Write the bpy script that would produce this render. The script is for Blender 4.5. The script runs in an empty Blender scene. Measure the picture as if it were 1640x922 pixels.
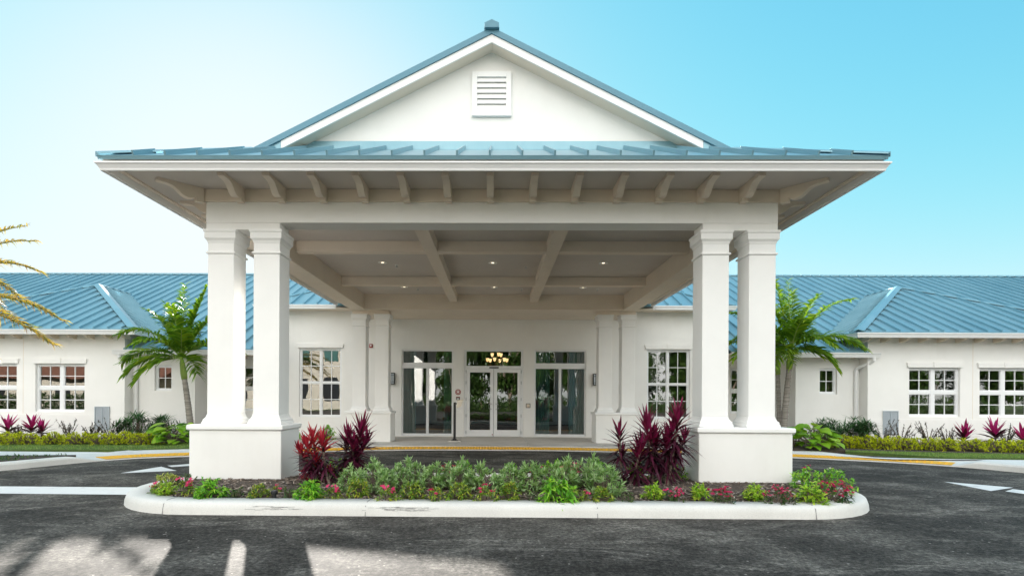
import bpy, math, random
from mathutils import Vector, Matrix
R = math.radians
rnd = random.Random(7)
scene = bpy.context.scene
col = scene.collection

# ------------------------------------------------------------------ camera
cam_d = bpy.data.cameras.new('camera'); cam = bpy.data.objects.new('camera', cam_d); col.objects.link(cam)
CX, CH, YAW, ROLL, FPX, PX, PY = 0.1111, 1.4003, 0.0111, 0.0053, 864.54, 786.06, 636.54
cam.matrix_world = Matrix.Translation((CX, 0, CH)) @ Matrix.Rotation(YAW, 4, 'Z') @ Matrix.Rotation(R(90), 4, 'X') @ Matrix.Rotation(ROLL, 4, 'Z')
cam_d.sensor_width = 36; cam_d.lens = FPX / 1640 * 36
cam_d.shift_x = (820 - PX) / 1640; cam_d.shift_y = (PY - 461) / 1640
cam_d.clip_start = 0.05; cam_d.clip_end = 3000
scene.camera = cam

# ------------------------------------------------------------------ light
SUN_AZ, SUN_EL = 23.5, 18.0           # azimuth to the left of straight ahead, behind the building
sdir = Vector((-math.sin(R(SUN_AZ)) * math.cos(R(SUN_EL)), math.cos(R(SUN_AZ)) * math.cos(R(SUN_EL)), math.sin(R(SUN_EL))))
sun_d = bpy.data.lights.new('sun', 'SUN'); sun_d.energy = 5.0; sun_d.angle = R(0.53); sun_d.color = (1.0, 0.95, 0.88)
sun = bpy.data.objects.new('sun', sun_d); col.objects.link(sun)
sun.rotation_euler = sdir.to_track_quat('Z', 'Y').to_euler(); sun.location = (-20, 40, 30)
world = bpy.data.worlds.new('World'); scene.world = world; world.use_nodes = True
wt = world.node_tree; wt.nodes.clear()
FILL_CLOUD = 6.0
sky = wt.nodes.new('ShaderNodeTexSky'); sky.sky_type = 'NISHITA'; sky.sun_disc = False
sky.sun_elevation = R(SUN_EL); sky.sun_rotation = R(-SUN_AZ)
sky.altitude = 0; sky.air_density = 1.0; sky.dust_density = .35; sky.ozone_density = 2.0
bg = wt.nodes.new('ShaderNodeBackground'); bg.inputs['Strength'].default_value = 0.13
wo = wt.nodes.new('ShaderNodeOutputWorld')
hs = wt.nodes.new('ShaderNodeHueSaturation'); hs.inputs['Hue'].default_value = .485; hs.inputs['Saturation'].default_value = 1.32; hs.inputs['Value'].default_value = .68
wt.links.new(sky.outputs[0], hs.inputs['Color'])
# added bright cloud bank, out of view behind the camera, to fill shaded fronts
tcw = wt.nodes.new('ShaderNodeTexCoord'); sep = wt.nodes.new('ShaderNodeSeparateXYZ'); wt.links.new(tcw.outputs['Generated'], sep.inputs[0])
mrw = wt.nodes.new('ShaderNodeMapRange'); mrw.interpolation_type = 'SMOOTHSTEP'
mrw.inputs['From Min'].default_value = .02; mrw.inputs['From Max'].default_value = -.45; wt.links.new(sep.outputs['Y'], mrw.inputs['Value'])
cn = wt.nodes.new('ShaderNodeTexNoise'); cn.inputs['Scale'].default_value = 2.6; cn.inputs['Detail'].default_value = 7; cn.inputs['Roughness'].default_value = .55
wt.links.new(tcw.outputs['Generated'], cn.inputs[0])
cr = wt.nodes.new('ShaderNodeValToRGB'); cr.color_ramp.elements[0].position = .36; cr.color_ramp.elements[1].position = .52; wt.links.new(cn.outputs[0], cr.inputs[0])
mm = wt.nodes.new('ShaderNodeMath'); mm.operation = 'MULTIPLY'; wt.links.new(mrw.outputs[0], mm.inputs[0]); wt.links.new(cr.outputs[0], mm.inputs[1])
cm = wt.nodes.new('ShaderNodeMix'); cm.data_type = 'RGBA'; wt.links.new(mm.outputs[0], cm.inputs[0]); wt.links.new(hs.outputs[0], cm.inputs[6]); 
def vmath(op, a, b):
    n = wt.nodes.new('ShaderNodeVectorMath'); n.operation = op
    for i, q in enumerate((a, b)):
        if hasattr(q, 'is_linked'): wt.links.new(q, n.inputs[i])
        else: n.inputs[i].default_value = (q, q, q)
    return n.outputs[0]
tn = wt.nodes.new('ShaderNodeVectorMath'); tn.operation = 'MULTIPLY'; wt.links.new(hs.outputs[0], tn.inputs[0]); tn.inputs[1].default_value = (1.03, 1.40, 1.5)
v1 = tn.outputs[0]; v2 = vmath('MULTIPLY', v1, v1); wv = wt.nodes.new('ShaderNodeVectorMath'); wv.operation = 'DIVIDE'; wt.links.new(v2, wv.inputs[0]); wv.inputs[1].default_value = (1.8 ** 2, 2.05 ** 2, 2.15 ** 2)
v3 = vmath('ADD', wv.outputs[0], 1.0)
sx_ = wt.nodes.new('ShaderNodeSeparateXYZ'); wt.links.new(v3, sx_.inputs[0]); cx_ = wt.nodes.new('ShaderNodeCombineXYZ')
for i_ in range(3):
    q_ = wt.nodes.new('ShaderNodeMath'); q_.operation = 'SQRT'; wt.links.new(sx_.outputs[i_], q_.inputs[0]); wt.links.new(q_.outputs[0], cx_.inputs[i_])
sk2 = wt.nodes.new('ShaderNodeVectorMath'); sk2.operation = 'ADD'; wt.links.new(vmath('DIVIDE', v1, cx_.outputs[0]), sk2.inputs[0]); sk2.inputs[1].default_value = (.08, .04, .0)
wt.links.new(sk2.outputs[0], cm.inputs[6])
cm.inputs[7].default_value = (FILL_CLOUD * 1.0, FILL_CLOUD * .985, FILL_CLOUD * .95, 1)
wt.links.new(cm.outputs[2], bg.inputs['Color']); wt.links.new(bg.outputs[0], wo.inputs['Surface'])
vs = scene.view_settings
vs.view_transform = 'Standard'; vs.look = 'None'; vs.exposure = 1.95; vs.gamma = 1.0; vs.use_curve_mapping = False
scene.render.engine = 'CYCLES'
scene.cycles.max_bounces = 8; scene.cycles.diffuse_bounces = 5; scene.cycles.transparent_max_bounces = 12

# ------------------------------------------------------------------ picture -> place helper (used only to read distances)
def ray(px, py):
    u = px - PX; v = PY - py; cr, sr = math.cos(ROLL), math.sin(ROLL)
    r = (u * cr - v * sr) / FPX; t = (v * cr + u * sr) / FPX
    s, c = math.sin(YAW), math.cos(YAW)
    return (r * c - s, r * s + c, t)
def at(px, py, z=0.0):
    d = ray(px, py); k = (z - CH) / d[2]; return (CX + k * d[0], k * d[1])
def xat(px, Y):
    d = ray(px, 640); return CX + Y / d[1] * d[0]

# ------------------------------------------------------------------ materials
def nmat(name):
    m = bpy.data.materials.new(name); m.use_nodes = True
    nt = m.node_tree; p = nt.nodes['Principled BSDF']; return m, nt, p
def N(nt, t, **kw):
    n = nt.nodes.new(t)
    for k, v in kw.items(): setattr(n, k, v)
    return n
def noise(nt, scale, detail=4, rough=.6, coord='Object', stretch=None, dist=0):
    tc = N(nt, 'ShaderNodeTexCoord'); n = N(nt, 'ShaderNodeTexNoise')
    n.inputs['Scale'].default_value = scale; n.inputs['Detail'].default_value = detail; n.inputs['Roughness'].default_value = rough
    n.inputs['Distortion'].default_value = dist
    if stretch:
        mp = N(nt, 'ShaderNodeMapping'); mp.inputs['Scale'].default_value = stretch[:3]
        if len(stretch) > 3: mp.inputs['Rotation'].default_value = (0, 0, stretch[3])
        nt.links.new(tc.outputs[coord], mp.inputs[0]); nt.links.new(mp.outputs[0], n.inputs[0])
    else: nt.links.new(tc.outputs[coord], n.inputs[0])
    return n
def ramp(nt, src, stops):
    r = N(nt, 'ShaderNodeValToRGB'); e = r.color_ramp.elements
    while len(e) < len(stops): e.new(0.5)
    for i, (p, c) in enumerate(stops):
        e[i].position = p; e[i].color = (c[0], c[1], c[2], 1) if hasattr(c, '__len__') else (c, c, c, 1)
    nt.links.new(src, r.inputs[0]); return r
def mix(nt, fac, a, b, mode='MIX'):
    m = N(nt, 'ShaderNodeMix', data_type='RGBA', blend_type=mode)
    for s, v in ((m.inputs[0], fac), (m.inputs[6], a), (m.inputs[7], b)):
        if hasattr(v, 'links') or hasattr(v, 'is_linked'): nt.links.new(v, s)
        else: s.default_value = v if not hasattr(v, '__len__') else (v[0], v[1], v[2], 1)
    return m.outputs[2]
def bump(nt, p, src, strength=.2, dist=.01):
    b = N(nt, 'ShaderNodeBump'); b.inputs['Strength'].default_value = strength; b.inputs['Distance'].default_value = dist
    nt.links.new(src, b.inputs['Height']); nt.links.new(b.outputs[0], p.inputs['Normal'])

def paint(name, c, rough=.6, var=.06, scale=2.5, bscale=180, bstr=.25, metallic=0, dirt=None):
    m, nt, p = nmat(name)
    n = noise(nt, scale, 5)
    r = ramp(nt, n.outputs[0], [(.3, tuple(x * (1 - var) for x in c)), (.7, tuple(min(1, x * (1 + var * .5)) for x in c))])
    out = r.outputs[0]
    if dirt:
        n2 = noise(nt, dirt[0], 6, .7, stretch=dirt[2]); r2 = ramp(nt, n2.outputs[0], [(.52, 0), (.75, dirt[1])])
        out = mix(nt, r2.outputs[0], out, dirt[3])
    nt.links.new(out, p.inputs['Base Color'])
    p.inputs['Roughness'].default_value = rough; p.inputs['Metallic'].default_value = metallic
    if bstr:
        n3 = noise(nt, bscale, 3); bump(nt, p, n3.outputs[0], bstr, .004)
    return m
M = {}
M['stucco'] = paint('stucco', (.85, .84, .815), .85, .035, 1.2, 130, .55, dirt=(1.6, .10, (1, 1, .25), (.55, .50, .43)))
M['trim'] = paint('white_trim', (.86, .855, .84), .55, .03, 2, 90, .12)
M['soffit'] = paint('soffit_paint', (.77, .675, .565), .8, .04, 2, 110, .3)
M['ceiling'] = paint('soffit_painted_shade', (.60, .55, .50), .85, .04, 1.5, 110, .3)  # darkened for ceiling panels and eaves: shade of downward faces put into the colour
M['rooftrim'] = paint('blue_roof_trim', (.10, .25, .33), .45, .06, 3, 40, .05)
M['gutter'] = paint('gutter_metal', (.80, .80, .80), .35, .03, 3, 20, .05)
M['frame'] = paint('white_window_frame', (.82, .83, .84), .4, .02, 3, 60, .04)
M['black'] = paint('black_metal', (.016, .016, .017), .45, .2, 6, 60, .05)
M['steel'] = paint('brushed_steel', (.55, .56, .58), .3, .05, 6, 60, .05, 1)
M['grey'] = paint('grey_louvre', (.40, .45, .49), .5, .05, 4, 50, .05)
M['red'] = paint('red_plastic', (.30, .012, .014), .35, .08, 8, 50, .03)
M['white'] = paint('white_plate', (.8, .79, .76), .5, .03, 8, 50, .03)
M['cream'] = paint('cream_plate', (.78, .70, .58), .5, .05, 8, 50, .03)
M['orange'] = paint('tan_symbol', (.55, .22, .10), .5, .05, 8, 50, .03)
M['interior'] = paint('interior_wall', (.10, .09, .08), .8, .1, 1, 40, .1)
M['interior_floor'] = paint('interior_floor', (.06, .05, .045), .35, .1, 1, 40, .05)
M['curtain'] = paint('teal_curtain', (.11, .30, .29), .8, .15, 4, 80, .1)
M['brass'] = paint('brass', (.30, .19, .08), .4, .1, 6, 40, .03, 1)
M['lampglass'], _nt, _p = nmat('lamp_glass')
_n = noise(_nt, 6); _r = ramp(_nt, _n.outputs[0], [(.3, (1.0, .55, .22)), (.7, (1.0, .72, .38))])
_nt.links.new(_r.outputs[0], _p.inputs['Emission Color']); _nt.links.new(_r.outputs[0], _p.inputs['Base Color']); _p.inputs['Emission Strength'].default_value = .5
M['downlamp'], _nt, _p = nmat('downlight_lamp')
_n = noise(_nt, 6); _r = ramp(_nt, _n.outputs[0], [(.3, (1.0, .80, .55)), (.7, (1.0, .88, .66))])
_nt.links.new(_r.outputs[0], _p.inputs['Emission Color']); _p.inputs['Emission Strength'].default_value = .6
M['frost'] = paint('frosted_glass', (.62, .68, .74), .3, .05, 8, 40, .03)

def metal_roof():
    m, nt, p = nmat('blue_standing_seam_metal')
    n = noise(nt, 1.1, 5, .6, stretch=(1, .35, .35)); r = ramp(nt, n.outputs[0], [(.3, (.19, .355, .425)), (.7, (.26, .435, .50))])
    n2 = noise(nt, 14, 6, .7, stretch=(1, .2, .2)); r2 = ramp(nt, n2.outputs[0], [(.55, 0), (.8, .25)])
    nt.links.new(mix(nt, r2.outputs[0], r.outputs[0], (.22, .40, .46)), p.inputs['Base Color'])
    p.inputs['Metallic'].default_value = .35; p.inputs['Roughness'].default_value = .34
    n3 = noise(nt, 3, 2, .5, stretch=(1, .3, .3)); bump(nt, p, n3.outputs[0], .08, .02)
    return m
M['roof'] = metal_roof()
def glass(name, refl=.42, tint=(.55, .6, .58)):
    m, nt, p = nmat(name); nt.nodes.remove(p)
    out = nt.nodes['Material Output']
    tr = N(nt, 'ShaderNodeBsdfTransparent'); tr.inputs[0].default_value = (*tint, 1)
    gl = N(nt, 'ShaderNodeBsdfGlossy'); gl.inputs['Roughness'].default_value = .008; gl.inputs[0].default_value = (.95, .97, .96, 1)
    n = noise(nt, .9, 2, .4); b = N(nt, 'ShaderNodeBump'); b.inputs['Strength'].default_value = .16; b.inputs['Distance'].default_value = .02
    nt.links.new(n.outputs[0], b.inputs['Height']); nt.links.new(b.outputs[0], gl.inputs['Normal'])
    fr = N(nt, 'ShaderNodeLayerWeight'); fr.inputs['Blend'].default_value = .25
    mr = N(nt, 'ShaderNodeMapRange'); mr.inputs['To Min'].default_value = refl; mr.inputs['To Max'].default_value = 1
    nt.links.new(fr.outputs['Fresnel'], mr.inputs['Value'])
    mx = N(nt, 'ShaderNodeMixShader'); nt.links.new(mr.outputs[0], mx.inputs[0])
    nt.links.new(tr.outputs[0], mx.inputs[1]); nt.links.new(gl.outputs[0], mx.inputs[2]); nt.links.new(mx.outputs[0], out.inputs[0])
    return m
M['glass'] = glass('window_glass', .17, (.80, .84, .82))

def asphalt():
    m, nt, p = nmat('asphalt')
    n1 = noise(nt, .75, 9, .66, stretch=(1, 1.25, 1, -.4), dist=.4); r1 = ramp(nt, n1.outputs[0], [(.34, (.036, .035, .034)), (.48, (.060, .058, .056)), (.60, (.115, .112, .107)), (.70, (.17, .166, .16))])
    n2 = noise(nt, 22, 6, .9); r2 = ramp(nt, n2.outputs[0], [(.36, .25), (.5, .9), (.64, 1.9)])
    n5 = noise(nt, 5.5, 8, .8); r5 = ramp(nt, n5.outputs[0], [(.34, .6), (.5, 1.0), (.68, 1.5)])
    n4 = noise(nt, .7, 10, .78, stretch=(.7, 1.9, 1, .45), dist=1.0); r4 = ramp(nt, n4.outputs[0], [(.53, 0), (.60, .5), (.70, 1)])
    v = N(nt, 'ShaderNodeTexVoronoi'); v.inputs['Scale'].default_value = 16
    tc = N(nt, 'ShaderNodeTexCoord'); nt.links.new(tc.outputs['Object'], v.inputs[0])
    r3 = ramp(nt, v.outputs['Distance'], [(.10, .8), (.2, 0)])
    wn = N(nt, 'ShaderNodeTexWhiteNoise'); nt.links.new(v.outputs['Position'], wn.inputs[0])
    th = N(nt, 'ShaderNodeMath', operation='GREATER_THAN'); nt.links.new(wn.outputs[0], th.inputs[0]); th.inputs[1].default_value = .90
    sp = N(nt, 'ShaderNodeMath', operation='MULTIPLY'); nt.links.new(th.outputs[0], sp.inputs[0]); nt.links.new(r3.outputs[0], sp.inputs[1])
    c = mix(nt, r4.outputs[0], r1.outputs[0], (.19, .185, .176))
    c = mix(nt, 1.0, c, r2.outputs[0], 'MULTIPLY'); c = mix(nt, 1.0, c, r5.outputs[0], 'MULTIPLY')
    c = mix(nt, sp.outputs[0], c, (.42, .41, .40))
    c = mix(nt, 1.0, c, (1.12, 1.05, .97), 'MULTIPLY')
    nt.links.new(c, p.inputs['Base Color']); p.inputs['Roughness'].default_value = .82
    p.inputs['Specular IOR Level'].default_value = .12
    bump(nt, p, n2.outputs[0], .9, .008); return m
M['asphalt'] = asphalt()
def concrete(name, c, dark, joints=None):
    m, nt, p = nmat(name)
    n = noise(nt, 1.3, 7, .65); r = ramp(nt, n.outputs[0], [(.3, dark), (.6, c)])
    n2 = noise(nt, 120, 3, .7); r2 = ramp(nt, n2.outputs[0], [(.3, .86), (.6, 1.04)])
    cc = mix(nt, 1.0, r.outputs[0], r2.outputs[0], 'MULTIPLY')
    n3 = noise(nt, .8, 8, .7, dist=1.0); r3 = ramp(nt, n3.outputs[0], [(.58, 0), (.8, .35)])
    cc = mix(nt, r3.outputs[0], cc, tuple(x * .55 for x in dark))
    nt.links.new(cc, p.inputs['Base Color']); p.inputs['Roughness'].default_value = .85
    bump(nt, p, n2.outputs[0], .35, .004); return m
M['kerb'] = concrete('kerb_concrete', (.74, .72, .68), (.66, .64, .60))
M['walk'] = concrete('sidewalk_concrete', (.78, .77, .74), (.68, .67, .64))
M['slab'] = concrete('entry_concrete', (.62, .585, .54), (.50, .47, .43))
M['scuff'] = paint('tyre_scuff', (.30, .29, .28), .9, .3, 30, 60, .1)
def road_paint(name, c):
    m, nt, p = nmat(name)
    n = noise(nt, 5, 8, .75); r = ramp(nt, n.outputs[0], [(.25, tuple(x * .6 for x in c)), (.45, c)])
    nt.links.new(r.outputs[0], p.inputs['Base Color']); p.inputs['Roughness'].default_value = .7
    n2 = noise(nt, 90, 3); bump(nt, p, n2.outputs[0], .3, .004); return m
M['marking'] = road_paint('white_road_paint', (.78, .77, .75))
M['tactile'] = road_paint('yellow_tactile', (.84, .45, .03))
def soil(name, a, b, scale):
    m, nt, p = nmat(name)
    n = noise(nt, scale, 6, .7); r = ramp(nt, n.outputs[0], [(.3, a), (.7, b)])
    nt.links.new(r.outputs[0], p.inputs['Base Color']); p.inputs['Roughness'].default_value = .95
    bump(nt, p, n.outputs[0], .8, .03); return m
M['soil'] = soil('dark_mulch', (.035, .025, .019), (.11, .085, .066), 30)
M['turf'] = soil('turf', (.05, .10, .02), (.11, .16, .035), 18)
def chips():
    m, nt, p = nmat('mulch_chips'); g = N(nt, 'ShaderNodeNewGeometry')
    r = ramp(nt, g.outputs['Random Per Island'], [(0, (.05, .035, .027)), (.4, (.16, .115, .085)), (.75, (.32, .25, .20)), (1, (.52, .45, .39))])
    nt.links.new(r.outputs[0], p.inputs['Base Color']); p.inputs['Roughness'].default_value = .9; return m
M['chips'] = chips()
def leafmat(name, cols, trans=.35, rough=.45, spec=.4):
    m, nt, p = nmat(name); g = N(nt, 'ShaderNodeNewGeometry')
    k = len(cols); r = ramp(nt, g.outputs['Random Per Island'], [(i / max(1, k - 1), c) for i, c in enumerate(cols)])
    nt.links.new(r.outputs[0], p.inputs['Base Color']); p.inputs['Roughness'].default_value = rough
    p.inputs['Specular IOR Level'].default_value = spec
    t = N(nt, 'ShaderNodeBsdfTranslucent')
    tb = mix(nt, 1.0, r.outputs[0], (1.1, 1.1, .5), 'MULTIPLY'); nt.links.new(tb, t.inputs[0])
    mx = N(nt, 'ShaderNodeMixShader'); mx.inputs[0].default_value = trans
    nt.links.new(p.outputs[0], mx.inputs[1]); nt.links.new(t.outputs[0], mx.inputs[2])
    nt.links.new(mx.outputs[0], nt.nodes['Material Output'].inputs[0]); return m
M['leaf_silver'] = leafmat('silver_green_leaf', [(.12, .26, .07), (.26, .44, .16), (.42, .57, .30), (.52, .66, .38), (.32, .52, .17)])
M['leaf_bright'] = leafmat('bright_green_leaf', [(0.076, 0.254, 0.025), (0.151, 0.439, 0.034), (0.288, 0.607, 0.051), (0.506, 0.742, 0.085)])
M['leaf_lime'] = leafmat('lime_leaf', [(0.138, 0.331, 0.028), (0.304, 0.552, 0.041), (0.497, 0.690, 0.069), (0.662, 0.718, 0.110)])
M['leaf_olive'] = leafmat('olive_leaf', [(0.067, 0.151, 0.025), (0.168, 0.319, 0.034), (0.302, 0.437, 0.050), (0.638, 0.571, 0.084)])
M['leaf_dark'] = leafmat('dark_leaf', [(0.023, 0.062, 0.019), (0.046, 0.123, 0.031), (0.092, 0.200, 0.046), (0.154, 0.154, 0.062)])
M['leaf_pale'] = leafmat('pale_yellow_leaf', [(.25, .34, .05), (.45, .48, .10), (.60, .58, .20), (.20, .34, .05)])
M['leaf_gold'] = leafmat('golden_leaf', [(0.212, 0.309, 0.013), (0.488, 0.563, 0.019), (0.747, 0.761, 0.025), (0.850, 0.850, 0.048)])
M['leaf_rhapis'] = leafmat('fan_palm_leaf', [(.02, .07, .02), (.05, .14, .045), (.10, .22, .07)], .2)
M['leaf_chart'] = leafmat('chartreuse_leaf', [(.16, .36, .025), (.26, .48, .03), (.36, .56, .06)], .35, .35)
M['leaf_palm'] = leafmat('palm_leaf', [(.06, .15, .012), (.11, .24, .02), (.19, .33, .025), (.27, .36, .025)], .38, .5, .15)
M['leaf_date'] = leafmat('date_palm_leaf', [(.12, .16, .05), (.28, .22, .05), (.45, .32, .06), (.34, .20, .08)], .45)
M['leaf_maroon'] = leafmat('maroon_leaf', [(0.034, 0.008, 0.016), (0.067, 0.011, 0.029), (0.106, 0.015, 0.041)], .25, .35)
M['leaf_magenta'] = leafmat('magenta_leaf', [(0.074, 0.008, 0.029), (0.208, 0.015, 0.069), (0.335, 0.021, 0.122)], .35, .35)
M['leaf_scarlet'] = leafmat('scarlet_leaf', [(.20, .012, .03), (.46, .03, .06), (.58, .07, .09)], .35, .35)
M['leaf_pink'] = leafmat('pink_leaf', [(.26, .012, .10), (.50, .025, .22), (.40, .02, .15)], .35, .35)
M['twig'] = leafmat('twig_leaf', [(0.030, 0.030, 0.020), (0.060, 0.050, 0.035), (0.050, 0.070, 0.030)], .2)
M['leaf_tree'] = leafmat('tree_leaf', [(.03, .07, .012), (.05, .11, .02), (.09, .15, .03)], .35)
M['grass'] = leafmat('grass_blade', [(0.108, 0.234, 0.036), (0.180, 0.324, 0.054), (0.270, 0.396, 0.090), (0.360, 0.396, 0.126)], .3)
M['flower_pink'] = leafmat('pink_flower', [(.62, .03, .13), (.75, .05, .20), (.55, .015, .10)], .3)
M['flower_red'] = leafmat('red_flower', [(.66, .03, .14), (.76, .06, .22), (.62, .02, .08)], .3)
M['flower_white'] = leafmat('white_flower', [(.8, .78, .72), (.75, .74, .70)], .3)
def bark(name, a, b, sc=(1, 1, 14)):
    m, nt, p = nmat(name); n = noise(nt, 1.6, 5, .6, stretch=sc); r = ramp(nt, n.outputs[0], [(.35, a), (.65, b)])
    nt.links.new(r.outputs[0], p.inputs['Base Color']); p.inputs['Roughness'].default_value = .9
    bump(nt, p, n.outputs[0], .5, .03); return m
M['bark'] = bark('palm_bark', (.16, .14, .12), (.34, .31, .28))
M['stem'] = bark('stem_bark', (.10, .075, .055), (.26, .20, .16), (4, 4, 30))
M['crownshaft'] = bark('crownshaft', (.16, .24, .05), (.26, .34, .08), (6, 6, 2))
M['far_wall'] = paint('cream_stucco', (.52, .47, .40), .9, .06, .6, 40, .2)
M['far_red'] = paint('terracotta_tile', (.22, .085, .05), .8, .15, 3, 20, .3)
M['far_teal'] = paint('teal_glazing', (.02, .11, .10), .2, .2, 1, 20, .02)
M['far_dark'] = paint('dark_glazing', (.02, .022, .025), .15, .2, 1, 20, .02)

# ------------------------------------------------------------------ mesh helpers
class MB:
    def __init__(s): s.v = []; s.f = []; s.m = []; s.mi = 0
    def quadv(s, pts):
        i = len(s.v); s.v += [tuple(p) for p in pts]; s.f.append(tuple(range(i, i + len(pts)))); s.m.append(s.mi)
    def box(s, x0, x1, y0, y1, z0, z1):
        i = len(s.v)
        s.v += [(x0, y0, z0), (x1, y0, z0), (x1, y1, z0), (x0, y1, z0), (x0, y0, z1), (x1, y0, z1), (x1, y1, z1), (x0, y1, z1)]
        for f in ((0, 3, 2, 1), (4, 5, 6, 7), (0, 1, 5, 4), (1, 2, 6, 5), (2, 3, 7, 6), (3, 0, 4, 7)):
            s.f.append(tuple(i + k for k in f)); s.m.append(s.mi)
    def prism(s, poly, d):
        """closed prism: 3D polygon swept by vector d"""
        n = len(poly); i = len(s.v); d = Vector(d)
        s.v += [tuple(p) for p in poly] + [tuple(Vector(p) + d) for p in poly]
        s.f.append(tuple(range(i + n - 1, i - 1, -1))); s.m.append(s.mi)
        s.f.append(tuple(range(i + n, i + 2 * n))); s.m.append(s.mi)
        for k in range(n):
            a, b = i + k, i + (k + 1) % n; s.f.append((a, b, b + n, a + n)); s.m.append(s.mi)
    def rings(s, rings, cap=True):
        n = len(rings[0]); i = len(s.v)
        for r in rings: s.v += [tuple(p) for p in r]
        for a in range(len(rings) - 1):
            for k in range(n):
                k2 = (k + 1) % n
                s.f.append((i + a * n + k, i + a * n + k2, i + (a + 1) * n + k2, i + (a + 1) * n + k)); s.m.append(s.mi)
        if cap:
            s.f.append(tuple(range(i + n - 1, i - 1, -1))); s.m.append(s.mi)
            j = i + (len(rings) - 1) * n; s.f.append(tuple(range(j, j + n))); s.m.append(s.mi)
    def sqloft(s, cx, cy, prof):
        s.rings([[(cx - w, cy - w, z), (cx + w, cy - w, z), (cx + w, cy + w, z), (cx - w, cy + w, z)] for w, z in prof])
    def tube(s, pts, rad, n=8):
        pts = [Vector(p) for p in pts]; rr = rad if hasattr(rad, '__len__') else [rad] * len(pts); rs = []
        for k, p in enumerate(pts):
            t = (pts[min(k + 1, len(pts) - 1)] - pts[max(k - 1, 0)]).normalized()
            a = t.orthogonal() if abs(t.z) > .95 else t.cross(Vector((0, 0, 1)))
            if abs(t.z) > .95: a = Vector((1, 0, 0)) - t * t.x
            a.normalize(); b = t.cross(a)
            rs.append([p + (a * math.cos(2 * math.pi * j / n) + b * math.sin(2 * math.pi * j / n)) * rr[k] for j in range(n)])
        s.rings(rs)
    def leaf(s, p, d, L, w, droop=.3, segs=2, roll=0.0, prof=None):
        p = Vector(p); d = Vector(d).normalized()
        side = d.cross(Vector((0, 0, 1)))
        if side.length < .05: side = Vector((math.cos(roll * 9), math.sin(roll * 9), 0))
        side.normalize()
        if roll: side = Matrix.Rotation(roll, 3, d) @ side
        i = len(s.v)
        for k in range(segs + 1):
            t = k / segs; q = p + d * (L * t) + Vector((0, 0, -droop * L * t * t))
            if prof: hw = prof[k] * w
            else: hw = w * (.35 + 1.3 * t) * (1 - t) * 1.15 + w * .12 * (1 - t) if segs > 1 else w * (1 - t)
            if k == segs: s.v.append(tuple(q))
            else: s.v += [tuple(q - side * hw * .5), tuple(q + side * hw * .5)]
        for k in range(segs):
            a = i + 2 * k
            if k == segs - 1: s.f.append((a, a + 1, a + 2))
            else: s.f.append((a, a + 1, a + 3, a + 2))
            s.m.append(s.mi)
    def mesh(s, name, mats, smooth=False):
        me = bpy.data.meshes.new(name); me.from_pydata(s.v, [], s.f)
        mats = mats if isinstance(mats, (list, tuple)) else [mats]
        for m in mats: me.materials.append(m)
        if len(mats) > 1: me.polygons.foreach_set('material_index', s.m)
        if smooth: me.polygons.foreach_set('use_smooth', [True] * len(me.polygons))
        me.update(); return me
    def build(s, name, mats, parent=None, bevel=0, smooth=False):
        o = bpy.data.objects.new(name, s.mesh(name, mats, smooth)); col.objects.link(o)
        if parent: o.parent = parent
        if bevel:
            b = o.modifiers.new('bevel', 'BEVEL'); b.width = bevel; b.segments = 2; b.limit_method = 'ANGLE'; b.angle_limit = R(40)
        return o
def one(fn, *a):
    m = MB(); getattr(m, fn)(*a); return m
def tag(o, label=None, cat=None, group=None, kind=None):
    if label: o['label'] = label
    if cat: o['category'] = cat
    if group: o['group'] = group
    if kind: o['kind'] = kind
    return o
def thing(name, loc, label, cat, group=None):
    o = bpy.data.objects.new(name, None); col.objects.link(o); o.location = loc; o.empty_display_size = .1
    return tag(o, label, cat, group)
KIDS = {}
def copy_tree(src, loc, label, group=None, rz=0, sc=(1, 1, 1)):
    r = src.copy(); col.objects.link(r); r.location = loc; r.rotation_euler = (0, 0, rz); r.scale = sc
    r['label'] = label
    if group: r['group'] = group
    for ch in KIDS[src.name]:
        c = ch.copy(); col.objects.link(c); c.parent = r
    return r

# ------------------------------------------------------------------ the setting: road, kerbs, walks, beds
one('quadv', [(-160, -160, 0), (160, -160, 0), (160, 160, 0), (-160, 160, 0)]).build('road', M['asphalt'])['kind'] = 'structure'

edge = [(-10.0, -8), (-9.85, 2), (-9.7, 5), (-9.5, 7.5), (-9.2, 9.4), (-8.9, 10.3), (-8.52, 11.2), (-8.05, 11.85), (-7.5, 12.2), (-6.6, 12.62), (-5.0, 13.4), (-3.3, 14.02),
        (-1.8, 14.28), (0, 14.34), (1.84, 14.29), (3.4, 14.05), (5.2, 13.62), (7.22, 12.95), (8.4, 12.42), (9.2, 11.95), (9.85, 11.35), (10.2, 10.8), (10.5, 10.0), (10.85, 8.5), (11.1, 6), (11.3, 2), (11.4, -8)]
def smooth_path(pts, n=8):
    out = []
    for i in range(len(pts) - 1):
        p0 = pts[max(i - 1, 0)]; p1 = pts[i]; p2 = pts[i + 1]; p3 = pts[min(i + 2, len(pts) - 1)]
        for k in range(n):
            t = k / n
            out.append(tuple(.5 * (2 * b + (c - a) * t + (2 * a - 5 * b + 4 * c - d) * t * t + (3 * b - a - 3 * c + d) * t ** 3) for a, b, c, d in zip(p0, p1, p2, p3)))
    out.append(pts[-1]); return out
E = smooth_path(edge, 8)
T0, T1 = -8.35, 9.72
def walk_z(x, y):
    d = 0
    if x < T0: d = T0 - x
    if x > T1: d = x - T1
    t = min(1, d / .3); return .025 + .115 * t * t * (3 - 2 * t)
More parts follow.
